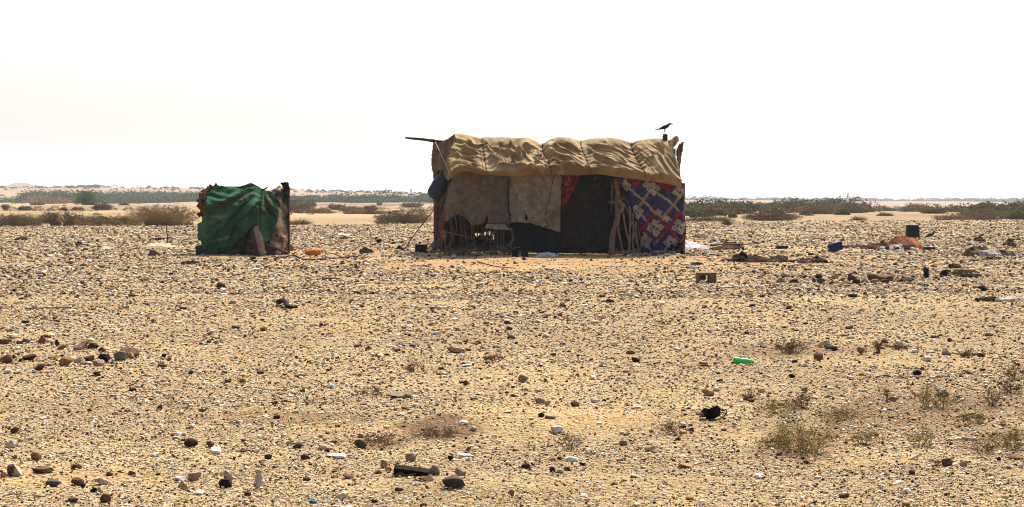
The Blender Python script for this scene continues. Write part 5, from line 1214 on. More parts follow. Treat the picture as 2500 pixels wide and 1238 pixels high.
crow("black crow perched on the post end above the hut roof", 0, 0, 34.9,
     [(1599, 316.8, 0.7, 0.014), (1604, 316.6, 1.0, 0.018), (1609, 315.2, 1.6, 0.02), (1614, 313.4, 2.8, 0.04), (1619, 311.6, 4.2, 0.055), (1624, 310.0, 4.8, 0.06), (1629, 307.6, 4.2, 0.052), (1632, 304.6, 3.2, 0.036), (1635, 302.9, 2.6, 0.03), (1637.5, 302.4, 2.0, 0.026), (1639.5, 302.6, 1.1, 0.014), (1642, 303.6, 0.8, 0.009), (1643.8, 304.8, 0.3, 0.004)],
     [(1624, 313), (1621.5, 320), (1624.5, 327.6)])
dcr = depth_of(583)
crow("black crow standing on the gravel beside the dark barrel", 0, 0, dcr,
     [(2254.5, 582.6, 0.7, 0.014), (2258, 580.2, 1.2, 0.02), (2262, 577.6, 1.9, 0.03), (2266, 575.2, 3.2, 0.05), (2270.5, 573.6, 4.2, 0.06), (2275, 572.2, 4.2, 0.06), (2278, 569.6, 3.4, 0.045), (2279.5, 566.9, 2.7, 0.034), (2280.5, 565.6, 2.2, 0.03), (2281.8, 565.6, 1.2, 0.016), (2283.2, 566.0, 0.8, 0.01), (2284.4, 566.4, 0.3, 0.004)],
     [(2273, 576), (2271.5, 579.5), (2274, 583.2)])

# ------------------------------------------------------------------ rags, tarpaulins and other cloth lying about
def heap(name, label, cat, poly, depth_m, h_px, col0, col1, seed, group=None, lift=0.02, mat=None, ridge=0.85, scale=1.0, spikes=0.25):
    """crumpled cloth on the ground: plan outline from its width and depth, height profile (px, height px)"""
    (x0, x1, yb) = poly; d = depth_of(yb); W = (x1 - x0) / F * d; g = ground_at((x0 + x1) / 2, yb)
    nx, ny = 110, 46
    u, v = np.meshgrid(np.linspace(0, 1, nx), np.linspace(0, 1, ny))
    px = lerp(x0, x1, u)
    prof = np.interp(px, [p[0] for p in h_px], [p[1] for p in h_px]) / F * d * 1.05
    out = 0.18 * fbm(u * 4, v * 0 + seed, None, seed, 3)
    vv = (v - 0.5) * (1 + out) * np.clip(np.sin(math.pi * np.clip(u, 0.01, 0.99)) ** 0.35, 0.12, 1)
    X = (px - CX) / F * d + 0.03 * fbm(u * 9, v * 9, None, seed + 1, 3); Y = g[1] + depth_m * (vv + 0.5)
    cross_ = np.clip(1 - np.abs(v - 0.42) / 0.5, 0, 1) ** 0.8
    cr = 1 + spikes * (np.abs(fbm(u * 6 * scale + v * 4, v * 3 - u * 2, None, seed + 2, 3)) * 2 - 0.5)
    Z = relief(X, Y) + lift * (0.4 + 0.8 * np.abs(fbm(u * 12, v * 7, None, seed + 4, 3))) + prof * cross_ * np.clip(cr, 0.2, 1.6) * (ridge + (1 - ridge) * v)
    Z = np.where((v < 0.03) | (v > 0.97) | (u < 0.01) | (u > 0.99), relief(X, Y) + 0.004, Z)
    i = np.arange(nx * ny).reshape(ny, nx); Q = np.stack([i[:-1, :-1], i[:-1, 1:], i[1:, 1:], i[1:, :-1]], -1).reshape(-1, 4)
    if max(col0) < 0.3: col0 = np.array(col0) * np.array((0.62, 0.52, 0.45)); col1 = np.array(col1) * (0.6 if max(col1) < 0.3 else 1)
    m = smooth01(-0.25, 0.35, fbm(u * 5 * scale, v * 3, None, seed + 6, 4))[..., None]
    cc = lerp(np.array(col0), np.array(col1), m)
    o = single(name, np.stack([X, Y, Z], -1).reshape(-1, 3), Q, mat or M_CLOTH, label, cat, group, cc.reshape(-1, 3), base=g)
    return solid(o, 0.008)
GRAG = "rags and sheets lying on the ground"
heap("white_sheet", "white plastic sheet lying at the right end of the hut", "sheet", (1668, 1745, 611), 2.2, [(1668, 18), (1690, 15), (1715, 9), (1745, 3)], (0.55, 0.52, 0.51), (0.30, 0.27, 0.25), 3, GRAG)
heap("dark_blanket", "dark brown blanket trailing right from the white sheet", "blanket", (1738, 1820, 612), 0.9, [(1738, 4), (1770, 9), (1800, 12), (1812, 12), (1820, 4)], (0.045, 0.025, 0.018), (0.10, 0.05, 0.03), 4, GRAG)
heap("brown_rag", "long crumpled brown rag with peaked folds right of the hut", "rag", (1768, 1936, 644), 0.9, [(1768, 1), (1795, 6), (1812, 20), (1822, 18), (1835, 10), (1855, 15), (1872, 8), (1890, 4), (1915, 8), (1936, 2)], (0.085, 0.042, 0.018), (0.022, 0.013, 0.01), 5, GRAG, spikes=0.45)
heap("brown_rag", "smaller brown rag tapering left of the blue jerrycan", "rag", (1936, 2028, 645), 0.8, [(1936, 1), (1975, 7), (2005, 12), (2018, 9), (2028, 2)], (0.075, 0.038, 0.018), (0.025, 0.015, 0.01), 6, GRAG, spikes=0.3)
heap("brown_rag", "thin dark strip of rag behind the long crumpled one", "rag", (1888, 1928, 634), 0.5, [(1888, 1), (1905, 6), (1928, 2)], (0.05, 0.03, 0.02), (0.09, 0.05, 0.03), 16, GRAG)
heap("orange_tarp", "rust orange tarpaulin humped in front of the dark barrel", "tarpaulin", (2180, 2264, 611), 1.6, [(2180, 12), (2200, 30), (2225, 35), (2245, 29), (2258, 22), (2264, 6)], (0.34, 0.115, 0.035), (0.15, 0.05, 0.02), 7, GRAG, spikes=0.08)
heap("red_brown_rag", "flat red brown rag stretching left of the orange tarpaulin", "rag", (2108, 2200, 611), 1.0, [(2108, 4), (2140, 10), (2165, 17), (2185, 14), (2200, 4)], (0.20, 0.065, 0.03), (0.05, 0.025, 0.018), 8, GRAG, spikes=0.3)
heap("black_white_rag", "black rag with white patches before the orange tarpaulin", "rag", (2150, 2240, 612), 0.5, [(2150, 5), (2180, 11), (2200, 12), (2215, 9), (2240, 4)], (0.015, 0.014, 0.015), (0.45, 0.43, 0.42), 9, GRAG, scale=2.0)
heap("dark_blanket", "thin dark cloth trailing left toward the blue jerrycan", "blanket", (2060, 2118, 606), 0.7, [(2060, 2), (2082, 5), (2118, 3)], (0.03, 0.022, 0.02), (0.10, 0.06, 0.04), 10, GRAG)
heap("dark_sack", "dark brown sack humped at far right with pale lit fold", "sack", (2368, 2430, 629), 1.0, [(2368, 10), (2385, 22), (2405, 25), (2424, 20), (2430, 8)], (0.045, 0.03, 0.022), (0.20, 0.15, 0.09), 11, GRAG, spikes=0.2)
heap("white_sheet", "white topped bundle between dark sacks at far right", "bundle", (2398, 2452, 630), 0.5, [(2398, 10), (2410, 15), (2440, 15), (2452, 8)], (0.46, 0.42, 0.38), (0.12, 0.07, 0.05), 12, GRAG, spikes=0.2)
heap("dark_sack", "dark rag end tapering to the right frame side", "rag", (2446, 2488, 629), 0.7, [(2446, 12), (2465, 12), (2480, 9), (2488, 2)], (0.05, 0.035, 0.03), (0.16, 0.13, 0.10), 13, GRAG)
heap("white_sheet", "white sheet cut by the right frame edge", "sheet", (2440, 2560, 741), 0.35, [(2440, 3), (2470, 9), (2500, 14), (2560, 12)], (0.66, 0.58, 0.47), (0.5, 0.42, 0.32), 14, GRAG, spikes=0.25)
heap("dark_rag", "thin dark strip of rag joining the white sheet at the right edge", "rag", (2392, 2446, 739), 0.25, [(2392, 2), (2420, 5), (2446, 5)], (0.03, 0.02, 0.015), (0.06, 0.04, 0.03), 15, GRAG)
heap("pale_sheet", "cream sheet on gravel left of the green shelter", "sheet", (336, 412, 606), 1.5, [(336, 3), (355, 11), (375, 17), (395, 12), (412, 3)], (0.52, 0.41, 0.26), (0.44, 0.36, 0.27), 17, GRAG)
heap("black_rag", "black rag lying behind the cream sheet", "rag", (360, 392, 587), 1.0, [(360, 2), (375, 5), (392, 4)], (0.015, 0.013, 0.013), (0.04, 0.03, 0.03), 18, GRAG)
heap("black_rag", "black rag on the far gravel at left", "rag", (28, 52, 587), 0.9, [(28, 2), (42, 8), (52, 4)], (0.015, 0.014, 0.018), (0.05, 0.05, 0.06), 19, GRAG)
heap("black_rag", "black crumpled rag left of the cream sheet", "rag", (176, 210, 600), 0.7, [(176, 3), (182, 11), (192, 5), (210, 2)], (0.02, 0.016, 0.014), (0.08, 0.05, 0.035), 20, GRAG)
heap("black_rag", "black rag heap between the orange jerrycan and the hut", "rag", (874, 906, 618), 0.7, [(874, 5), (888, 12), (898, 8), (906, 2)], (0.015, 0.012, 0.010), (0.03, 0.022, 0.016), 21, GRAG)
heap("black_rag", "small dark rag above the rag heap near the hut", "rag", (825, 847, 585), 1.0, [(825, 2), (836, 7), (847, 3)], (0.02, 0.015, 0.014), (0.05, 0.035, 0.03), 22, GRAG)
heap("black_rag", "dark twisted rag below the cream sheet", "rag", (358, 382, 624), 0.5, [(358, 4), (368, 11), (382, 2)], (0.02, 0.016, 0.014), (0.05, 0.035, 0.03), 23, GRAG)
heap("black_rag", "dark brown tatter on the gravel near the black tin can", "rag", (966, 984, 613), 0.5, [(966, 4), (974, 11), (984, 4)], (0.03, 0.02, 0.016), (0.07, 0.045, 0.03), 24, GRAG)
heap("white_cloth", "crumpled white cloth on the ground before the navy cloth", "cloth", (1313, 1363, 629), 0.5, [(1313, 6), (1328, 9), (1340, 9), (1363, 2)], (0.55, 0.54, 0.56), (0.42, 0.42, 0.45), 25, GRAG)
heap("dark_rag", "low dark rag mound on far gravel right of the hut", "rag", (1698, 1734, 582), 1.4, [(1698, 2), (1715, 8), (1734, 3)], (0.09, 0.06, 0.04), (0.20, 0.15, 0.09), 26, GRAG)
heap("dark_rag", "black and white scrap right of the low dark rag mound", "rag", (1739, 1764, 590), 0.9, [(1739, 3), (1750, 7), (1764, 2)], (0.02, 0.018, 0.018), (0.35, 0.30, 0.26), 27, GRAG)
heap("white_sheet", "thin white scrap behind the orange jerrycan on far gravel", "sheet", (822, 850, 577), 1.2, [(822, 3), (835, 4), (850, 3)], (0.60, 0.56, 0.52), (0.5, 0.46, 0.42), 28, GRAG)
heap("dark_rag", "flat black scrap on gravel below the cream sheet", "rag", (440, 477, 644), 0.4, [(440, 2), (460, 5), (477, 3)], (0.02, 0.016, 0.014), (0.06, 0.04, 0.03), 29, GRAG)
heap("dark_rag", "small dark rag right of the crow at far right", "rag", (2390, 2409, 588), 0.8, [(2390, 6), (2400, 10), (2409, 4)], (0.035, 0.022, 0.016), (0.07, 0.045, 0.03), 30, GRAG)
heap("dark_rag", "peaked brown rag nearest the right frame side", "rag", (2462, 2490, 602), 0.8, [(2462, 4), (2477, 18), (2490, 2)], (0.05, 0.035, 0.025), (0.18, 0.12, 0.08), 31, GRAG, spikes=0.2)
heap("pale_sheet", "white stone like bundle left of the cream sheet", "bundle", (240, 266, 609), 0.7, [(240, 6), (252, 9), (266, 5)], (0.58, 0.50, 0.36), (0.5, 0.42, 0.3), 32, GRAG, spikes=0.15)

heap("dark_rag", "black and white scrap below the right foot of the patterned cloth", "rag", (1680, 1702, 657), 0.3, [(1680, 3), (1690, 6), (1702, 2)], (0.02, 0.016, 0.014), (0.45, 0.42, 0.38), 33, GRAG)
heap("dark_rag", "flat black strip of rag just above the concrete block", "rag", (1692, 1716, 648), 0.3, [(1692, 2), (1704, 4), (1716, 1)], (0.03, 0.02, 0.016), (0.06, 0.04, 0.03), 34, GRAG)
heap("dark_rag", "thin black strip of rag behind the dark blanket", "rag", (1770, 1800, 597), 0.6, [(1770, 2), (1785, 4), (1800, 2)], (0.03, 0.02, 0.016), (0.06, 0.04, 0.03), 35, GRAG)
heap("dark_rag", "flat dark tatter under the tan brick like box", "rag", (2358, 2400, 683), 0.4, [(2358, 2), (2380, 5), (2400, 3)], (0.025, 0.018, 0.015), (0.05, 0.035, 0.028), 36, GRAG)
heap("dark_rag", "dark tatter beyond the broken blue drum", "rag", (2326, 2350, 657), 0.4, [(2326, 6), (2336, 7), (2350, 2)], (0.03, 0.022, 0.018), (0.07, 0.05, 0.04), 37, GRAG)
heap("dark_rag", "thin dark strip of rag before the sacks at far right", "rag", (2412, 2448, 638), 0.3, [(2412, 2), (2430, 4), (2448, 2)], (0.03, 0.022, 0.018), (0.05, 0.04, 0.03), 38, GRAG)

# ------------------------------------------------------------------ containers
g = ground_at(2228, 582)
R_ = 37 / F * g[1] / 2; Hb = 34 / F * g[1]
t = thing("upturned_barrel", "dark blue upturned barrel standing behind the orange tarpaulin", "barrel", g)
V, Q = lathe([(R_ * 1.02, 0.0), (R_ * 1.0, 0.03), (R_ * 0.97, 0.05), (R_ * 0.88, Hb * 0.55), (R_ * 0.83, Hb * 0.93), (R_ * 0.80, Hb * 0.985), (R_ * 0.76, Hb), (R_ * 0.70, Hb * 0.985), (0.001, Hb * 0.985)], 40)
part("body", V + g, Q, M_PLASTIC, t, col=np.array((0.007, 0.009, 0.022)))
V, Q = lathe([(R_ * 0.76, Hb + 0.001), (R_ * 0.80, Hb + 0.012), (R_ * 0.83, Hb + 0.002), (R_ * 0.815, Hb - 0.012)], 40); part("rim", V + g, Q, M_PLASTIC, t, col=np.array((0.20, 0.21, 0.23)))  # pale rim colour stands in for sunlight on the top edge

def jerrycan(px, py, w_px, h_px, col, label, lying=True, tilt=0.0, rz=0.0, cap=(0.7, 0.7, 0.7), mouth=1):
    g = ground_at(px, py); d = g[1]; L = w_px / F * d; Hh = h_px / F * d
    t = thing("jerrycan", label, "jerrycan", g, "jerrycans")
    bm = bmesh.new(); bmesh.ops.create_cube(bm, size=1.0)
    bmesh.ops.subdivide_edges(bm, edges=list(bm.edges), cuts=5, use_grid_fill=True)
    V = []
    for v in bm.verts:
        x, y, z = v.co
        k = 1 - 0.30 * smooth01(0.22, 0.5, x)                  # shoulder slopes to the neck
        rr = max(abs(y), abs(z)) * 2
        n = Vector((0, y, z)); s = 1.0
        if n.length > 1e-6: s = lerp(1.0, rr / (2 * n.length), 0.28)
        V.append((x * L, y * Hh * 0.9 * k * s, (z * s) * Hh * k - (1 - k) * Hh * 0.15))
    V = np.array(V); bmesh.ops.triangulate(bm, faces=list(bm.faces)); T = np.array([[v.index for v in f.verts] for f in bm.faces]); bm.free()
    rib = 0.012 * np.cos(V[:, 0] / L * 26) * (np.abs(V[:, 0]) < L * 0.36); V[:, 1] *= 1 + rib * 3; V[:, 2] *= 1 + rib
    def put(A): return rotate(np.asarray(A), 0, tilt, rz) + g + np.array((0, 0, Hh * 0.47 + abs(math.sin(tilt)) * L * 0.28))
    sh = part("body", put(V), T, M_PLASTIC, t, col=np.array(col)); mm = sh.modifiers.new("smooth", 'SUBSURF'); mm.levels = 1; mm.render_levels = 1
    nk = tube([(L * 0.48, 0, -Hh * 0.08), (L * 0.56, 0, -Hh * 0.08)], Hh * 0.16, 14); part("cap", put(nk[0]), nk[1], M_PLASTIC, t, col=np.array(cap))
    hd = tube(spline([(L * 0.10, 0, Hh * 0.44), (L * 0.18, 0, Hh * 0.60), (L * 0.34, 0, Hh * 0.58), (L * 0.44, 0, Hh * 0.30)], 14), Hh * 0.055, 8); part("handle", put(hd[0]), hd[1], M_PLASTIC, t, col=np.array(col) * 0.9)
jerrycan(765, 623, 36, 13, (0.75, 0.24, 0.03), "orange jerrycan lying on the ground right of the shelter", True, 0.0, math.pi + 0.08, (0.45, 0.10, 0.02))
jerrycan(2038, 618, 34, 23, (0.010, 0.024, 0.13), "dark blue jerrycan tilted on pale sand at right", True, 0.25, math.pi + 0.3, (0.5, 0.5, 0.5))
jerrycan(711, 612, 8, 14, (0.42, 0.14, 0.03), "orange can peeping out behind the shelter", True, 0.0, 1.2, (0.3, 0.1, 0.02))

def pail(px, py, w_px, h_px, label, col, name="bucket", cat="bucket", broken=0.0, tip=0.0, handle=True, shine=None, rz=0.0, taper=0.8):
    g = ground_at(px, py); d = g[1]; R = w_px / F * d / 2; Hh = h_px / F * d
    t = thing(name, label, cat, g)
    V, Q = lathe([(0.001, 0.0), (R * taper * 0.95, 0.0), (R * taper, 0.01), (R * 0.98, Hh * 0.93), (R * 1.06, Hh * 0.95), (R * 1.06, Hh), (R * 0.98, Hh), (R * 0.95, Hh * 0.93), (R * taper * 0.94, 0.02), (0.001, 0.02)], 30)
    if broken:
        a = np.arctan2(V[:, 1], V[:, 0]); cut = Hh * (1 - broken * (0.5 + 0.5 * np.sin(a * 2.0 + 0.6)) - 0.18 * np.abs(fbm(a * 2.2, a * 0, None, 5, 3))); V[:, 2] = np.minimum(V[:, 2], cut)
    V = rotate(V, 0, tip, rz) + g + np.array((0, 0, abs(math.sin(tip)) * R * 0.9))
    part("body", V, Q, M_PLASTIC, t, col=np.array(col))
    if handle:
        h = tube(spline([(-R, 0, Hh * 0.9), (-R * 0.8, -R * 0.7, Hh * 0.75), (0, -R * 1.15, Hh * 0.62), (R * 0.8, -R * 0.7, Hh * 0.75), (R, 0, Hh * 0.9)], 20), 0.006, 6)
        part("handle", rotate(h[0], 0, tip, rz) + g + np.array((0, 0, abs(math.sin(tip)) * R * 0.9)), h[1], M_PLASTIC, t, col=np.array((0.03, 0.03, 0.03)))
    return t
pail(1258, 630, 19, 17, "black bucket standing under the beige awning flap", (0.012, 0.012, 0.013))
pail(1281, 630, 18, 16, "shiny black cooking pot beside the black bucket", (0.02, 0.02, 0.022), "cooking_pot", "pot", taper=0.95)
pail(925, 594, 13, 10, "small black tin can on gravel left of the guy rope", (0.015, 0.015, 0.016), "tin_can", "can", handle=False, taper=1.0)
pail(1174, 618, 22, 30, "charred black cooking drum standing among the brushwood", (0.014, 0.013, 0.014), "cooking_drum", "drum", handle=False, taper=0.92)
# black crate, block, flat box
def crate(px, py, w_px, h_px, label, col, name, cat, rz=0.1, lid=True):
    g = ground_at(px, py); d = g[1]; W, Hh = w_px / F * d, h_px / F * d
    t = thing(name, label, cat, g)
    V, T = box(g[0], g[1] + W * 0.3, g[2] + Hh * 0.44, W, W * 0.62, Hh * 0.88, rz, min(0.02, Hh * 0.12)); part("body", V, T, M_PLASTIC, t, col=np.array(col), smooth=False)
    V, T = box(g[0], g[1] + W * 0.3, g[2] + Hh * 0.94, W * 1.04, W * 0.66, Hh * 0.12, rz, min(0.01, Hh * 0.05)); part("lid", V, T, M_PLASTIC, t, col=np.array(col) * 1.5 + 0.01, smooth=False)
crate(1028, 618, 30, 19, "dark greenish crate standing left of the hut corner poles", (0.014, 0.018, 0.017), "storage_crate", "crate")
crate(1910, 610, 27, 8, "flat dark box alone on pale sand right of the hut", (0.02, 0.015, 0.014), "flat_box", "box", 0.15)
crate(2270, 613, 26, 9, "low pale topped box beside the orange tarpaulin", (0.05, 0.04, 0.035), "flat_box", "box", 0.05)
crate(2366, 677, 32, 12, "tan brick like box on gravel at far right", (0.30, 0.19, 0.10), "tan_box", "box", -0.06)
# hollow concrete block
g = ground_at(1726, 688); d = g[1]; W, Hh = 47 / F * d, 27 / F * d
t = thing("concrete_block", "hollow concrete block on gravel right of the hut", "block", g)
bm = bmesh.new()
holes = [(-0.30, -0.40, 0.06, 0.30)]
fw = 0.16
ps = []
for (x0, x1, z0, z1) in [(-0.5, 0.5, 0.84, 1.0), (-0.5, 0.5, 0.0, 0.13), (-0.5, -0.33, 0.13, 0.84), (0.10, 0.5, 0.13, 0.84), (-0.10, -0.03, 0.45, 0.84)]:
    V, T = box(g[0] + (x0 + x1) / 2 * W, g[1] + 0.10, g[2] + (z0 + z1) / 2 * Hh - 0.01, (x1 - x0) * W, 0.2, (z1 - z0) * Hh, 0, 0.006); ps.append((V, T))
V, Fc, _ = join(ps); part("shell", V, Fc, M_ROCK, t, col=np.array((0.20, 0.135, 0.08)), smooth=False)
V, T = rock_shape(0.11, 0.10, 0.1, 61); part("mortar_lump", V + g + np.array((-0.06, 0.06, 0.03)), T, M_ROCK, t, col=np.array((0.16, 0.10, 0.06)), smooth=False)
# broken blue plastic shell, two upright shards on a base
g = ground_at(2285, 681); d = g[1]
t = thing("broken_drum", "broken blue drum with two upright plastic shards at right", "drum", g)
for poly, dd, nm in (([(2254, 649), (2260, 652), (2267, 655), (2268, 668), (2267, 681), (2257, 681), (2255, 665)], 0.0, "shard"), ([(2298, 660), (2306, 658), (2314, 657), (2316, 668), (2308, 680), (2296, 681), (2294, 672)], 0.1, "shard"), ([(2254, 676), (2270, 679), (2296, 676), (2312, 675), (2310, 682), (2254, 682)], 0.05, "base")):
    V, Fc, cc = sheet(poly, lambda x, y: d + dd + 0.10 * np.sin((x - poly[0][0]) / 5.0) + 0.02 * fbm(x / 3, y / 3, None, 2, 2), lambda x, y: blotch(x, y, (0.028, 0.045, 0.085), (0.05, 0.062, 0.08), 9, 5), 0.8, fray=0.5, seed=int(poly[0][0]))
    solid(part(nm, V, Fc, M_PLASTIC, t, col=cc), 0.015)
# green bottle
g = ground_at(1818, 884); d = g[1]; L = 60 / F * d
t = thing("plastic_bottle", "crushed bright green plastic bottle lying on gravel", "bottle", g)
V, Q = lathe([(0.001, 0), (0.024, 0.002), (0.028, 0.012), (0.028, 0.05), (0.024, 0.06), (0.027, 0.075), (0.028, 0.12), (0.024, 0.145), (0.015, 0.168), (0.011, 0.18), (0.011, 0.19)], 26)
V *= L / 0.2; V = V * (1 + 0.10 * fbm(V[:, 0] * 60, V[:, 1] * 60, V[:, 2] * 40, 3, 3))[:, None]
V[:, 1] *= 0.75
V = rotate(V, 0, math.radians(97), 0.12); off = np.array((-L * 0.47, 0, 0.024))
part("body", V + g + off, Q, M_GLOSS, t, col=np.array((0.06, 0.85, 0.13)))
V, Q = lathe([(0.001, 0.208), (0.013, 0.207), (0.014, 0.19), (0.013, 0.188)], 20); V *= L / 0.2; V[:, 1] *= 0.9; V = rotate(V, 0, math.radians(97), 0.12); part("cap", V + g + off, Q, M_GLOSS, t, col=np.array((0.05, 0.7, 0.1)))
# black broken pail in the foreground
g = ground_at(1742, 1027); d = g[1]; k = 1 / F * d
t = thing("broken_pail", "black broken pail tipped over beside a small grey stone", "pail", g)
V, Q = lathe([(0.001, 0), (16, 0), (17, 1), (23, 26), (24.5, 27), (24.5, 29), (22.5, 29), (21.5, 26), (16, 2), (0.001, 2)], 34)
a = np.arctan2(V[:, 1], V[:, 0]); V[:, 2] = np.minimum(V[:, 2], 29 - 12 * smooth01(0.2, 0.9, np.sin(a * 1.0 + 2.4)) - 4 * np.abs(fbm(a * 2, a * 0, None, 6, 3)))
V = rotate(V, -0.35, -0.30, 0.2) * k; V[:, 2] -= V[:, 2].min() + 0.004
part("body", V + g + np.array((2 * k, 0, 0)), Q, M_PLASTIC, t, col=np.array((0.010, 0.010, 0.011)))
h = tube(spline(np.array([(20, -4, 22), (30, -3, 26), (31, -2, 18), (24, -2, 9), (14, -4, 4)], float) * k, 18), 1.5 * k, 8); part("handle", h[0] + g, h[1], M_PLASTIC, t, col=np.array((0.012, 0.012, 0.013)))
stone(1717, 1022, 22, 16, 'grey', "small grey stone beside the black broken pail")
# charred plank
g = ground_at(1004, 1162); d = g[1]; k = 1 / F * d
t = thing("charred_plank", "charred black plank lying tilted among foreground stones", "plank", g)
V, T = box(0, 0, 0, 86 * k, 30 * k, 16 * k, 0, 1.2 * k)
bmv = np.array(V); V = rotate(V, 0.15, 0.13, 0.0); V += g + np.array((0, 8 * k, 10.5 * k))
V[:, 2] += 0.002 * fbm(V[:, 0] * 60, V[:, 1] * 60, None, 4, 2)
part("board", V, T, M_WOOD, t, col=np.array((0.020, 0.014, 0.013)), smooth=False)
ps = [tube(g + np.array(((-42 + 13 * j) * k, 2 * k + (j % 3) * 4 * k, (22.5 - 1.7 * j) * k)) + np.array([(0, 0, 0), (10 * k, 0, (1.5 - j % 2) * k)]), [1.6 * k, 0.5 * k], 5) for j in range(6)]
V, Fc, _ = join(ps); part("splinter", V, Fc, M_WOOD, t, col=np.array((0.05, 0.028, 0.026)))
V, Fc = stick([g + np.array(q) * k for q in [(-42, -6, 4), (-26, -8, 8), (-12, -10, 3), (2, -8, 6), (12, -6, 8)]], 3.4 * k, 2.2 * k, 16, 0.003)
single("twisted_root", V, Fc, M_WOOD, "twisted brown root lying in front of the charred plank", "root", None, np.tile((0.17, 0.105, 0.06), (len(V), 1)))
# shell
g = ground_at(627, 1187); d = g[1]; k = 1 / F * d
t = thing("sea_shell", "white spiral shell with an upright flared lip at lower left", "shell", g)
s = np.linspace(0, 1, 120); a = s * 4.2 * math.pi
c = np.stack([(-6 + 14 * s) * k + (3.5 + 6 * s) * np.cos(a) * k * 0.4, (3 + 7 * s) * np.sin(a) * k * 0.6, (10 + 2 * s) * k + (3 + 6 * s) * np.cos(a) * k * 0.55], -1)
V, Fc = tube(c, np.linspace(2, 7.5, 120) * k, 12, 0.02)
part("whorl", V, Fc, M_ROCK, t, col=lerp(np.array((0.30, 0.17, 0.09)), np.array((0.62, 0.54, 0.43)), smooth01(-4 * k, 3 * k, V[:, 0] - g[0] * 0)[:, None]))
t_o = t.children[0]; t_o.data.transform(__import__("mathutils").Matrix.Translation(Vector(g)))
V, Fc, cc = sheet([(622, 1176), (622, 1166), (627, 1156), (635, 1149), (640, 1148), (638, 1156), (642, 1166), (641, 1177), (633, 1181)], lambda x, y: d + 0.006 * np.sin((x - 620) / 4.5), lambda x, y: blotch(x, y, (0.66, 0.60, 0.50), (0.55, 0.47, 0.36), 6, 3), 0.7, fray=0.2, seed=3)
solid(part("lip", V, Fc, M_ROCK, t, col=cc), 0.003)
# bone chips
def bone(px, py, w, tilt, rz, label):
    g = ground_at(px, py); k = 1 / F * g[1]
    V, Fc = tube(spline(rotate(np.array([(-w / 2, 0, 0), (-w / 4, 0, 1), (w / 4, 0, 0), (w / 2, 0, 0)]) * k, 0, tilt, rz) + g + np.array((0, 0, 5 * k)), 14), np.array([4.6, 3.2, 3.2, 4.6]) * k, 10)
    o = single("bone", V, Fc, M_ROCK, label, "bone", "bleached bones", np.tile((0.68, 0.64, 0.58), (len(V), 1)))
bone(2233, 1120, 22, -0.45, 0.3, "short white bone standing aslant near the green weeds")
bone(2365, 1073, 34, 0.1, 0.1, "long white bone lying under the weeds at right")
bone(1975, 1106, 18, -0.6, 0.2, "thin white bone leaning below the weed clump")
# blue scrap
g = ground_at(762, 1228); k = 1 / F * g[1]
V, T = rock_shape(22 * k, 9 * k, 14 * k, 9, 3, 6, 0.35); single("blue_scrap", V + g, [T], M_PLASTIC, "torn bright blue plastic scrap at the bottom edge", "scrap", None, np.tile((0.03, 0.13, 0.30), (len(V), 1)))
# flat dry tan board at right among weeds
g = ground_at(2350, 1022); k = 1 / F * g[1]
V, T = box(0, 0, 0, 62 * k, 20 * k, 5 * k, 0.2, 1 * k); V = rotate(V, 0.25, -0.12, 0) + g + np.array((0, 0, 7 * k)); single("thin_board", V, [T], M_WOOD, "thin tan board lying among the weeds at right", "board", None, np.tile((0.40, 0.26, 0.13), (len(V), 1)), smooth=False)

# ------------------------------------------------------------------ sticks, branches, brushwood
g = ground_at(408, 600)
V, Fc = stick([g, P(409, 580, g[1]), P(406, 566, g[1]), P(407, 551, g[1])], 0.020, 0.012, 12, 0.01); single("stake", V, Fc, M_WOOD, "thin dark stake standing upright left of the shelter", "stake", None, np.tile((0.05, 0.035, 0.03), (len(V), 1)), base=g)
def lying(pts, r, label, name="dead_branch", cat="branch", col=(0.09, 0.055, 0.04), side=()):
    p = np.array([ground_at(a, b) + np.array((0, 0, h / F * depth_of(b) + r * 0.8)) for a, b, h in pts])
    ps = [tube(spline(p, 24), np.linspace(r, r * 0.5, 24), 7, 0.15)]
    for sd in side:
        q = np.array([ground_at(a, b) + np.array((0, 0, h / F * depth_of(b) + r * 0.6)) for a, b, h in sd]); ps.append(tube(spline(q, 10), np.linspace(r * 0.7, r * 0.3, 10), 6, 0.15))
    V, Fc, _ = join(ps); single(name, V, Fc, M_WOOD, label, cat, "sticks lying about", np.tile(col, (len(V), 1)))
lying([(676, 630, 1), (720, 626, 2), (742, 633, 0), (800, 632, 1), (850, 631, 1)], 0.022, "long thin branch lying in front of the orange jerrycan", side=[[(796, 631, 0), (795, 628, 10), (812, 628, 9), (834, 630, 1)]])
lying([(782, 635, 0), (840, 631, 2), (884, 629, 2)], 0.02, "straight branch lying right of the orange jerrycan", side=[[(850, 631, 1), (868, 629, 6), (872, 627, 7)]])
lying([(680, 746, 2), (694, 752, 8), (706, 758, 3), (724, 757, 4)], 0.035, "short black crooked branch alone on the left gravel", col=(0.03, 0.022, 0.02), side=[[(700, 756, 3), (696, 752, 10), (692, 748, 14)]])
lying([(1735, 603, 2), (1790, 602, 3), (1842, 601, 3)], 0.03, "grey pole lying across the dark blanket", "pole", "pole", (0.14, 0.10, 0.08))
lying([(1165, 640, 0), (1210, 650, 0), (1260, 656, 1)], 0.012, "thin dark cord snaking over orange dirt before the hut", "cord", "cord", (0.05, 0.035, 0.025))
lying([(1510, 722, 1), (1550, 722, 1), (1576, 720, 1)], 0.012, "pale thin stick on gravel below the doorway", "dead_branch", "branch", (0.40, 0.35, 0.28))
lying([(1595, 627, 2), (1620, 626, 2), (1648, 627, 2)], 0.05, "grey log lying at the foot of the patterned cloth", "log", "log", (0.20, 0.16, 0.14))
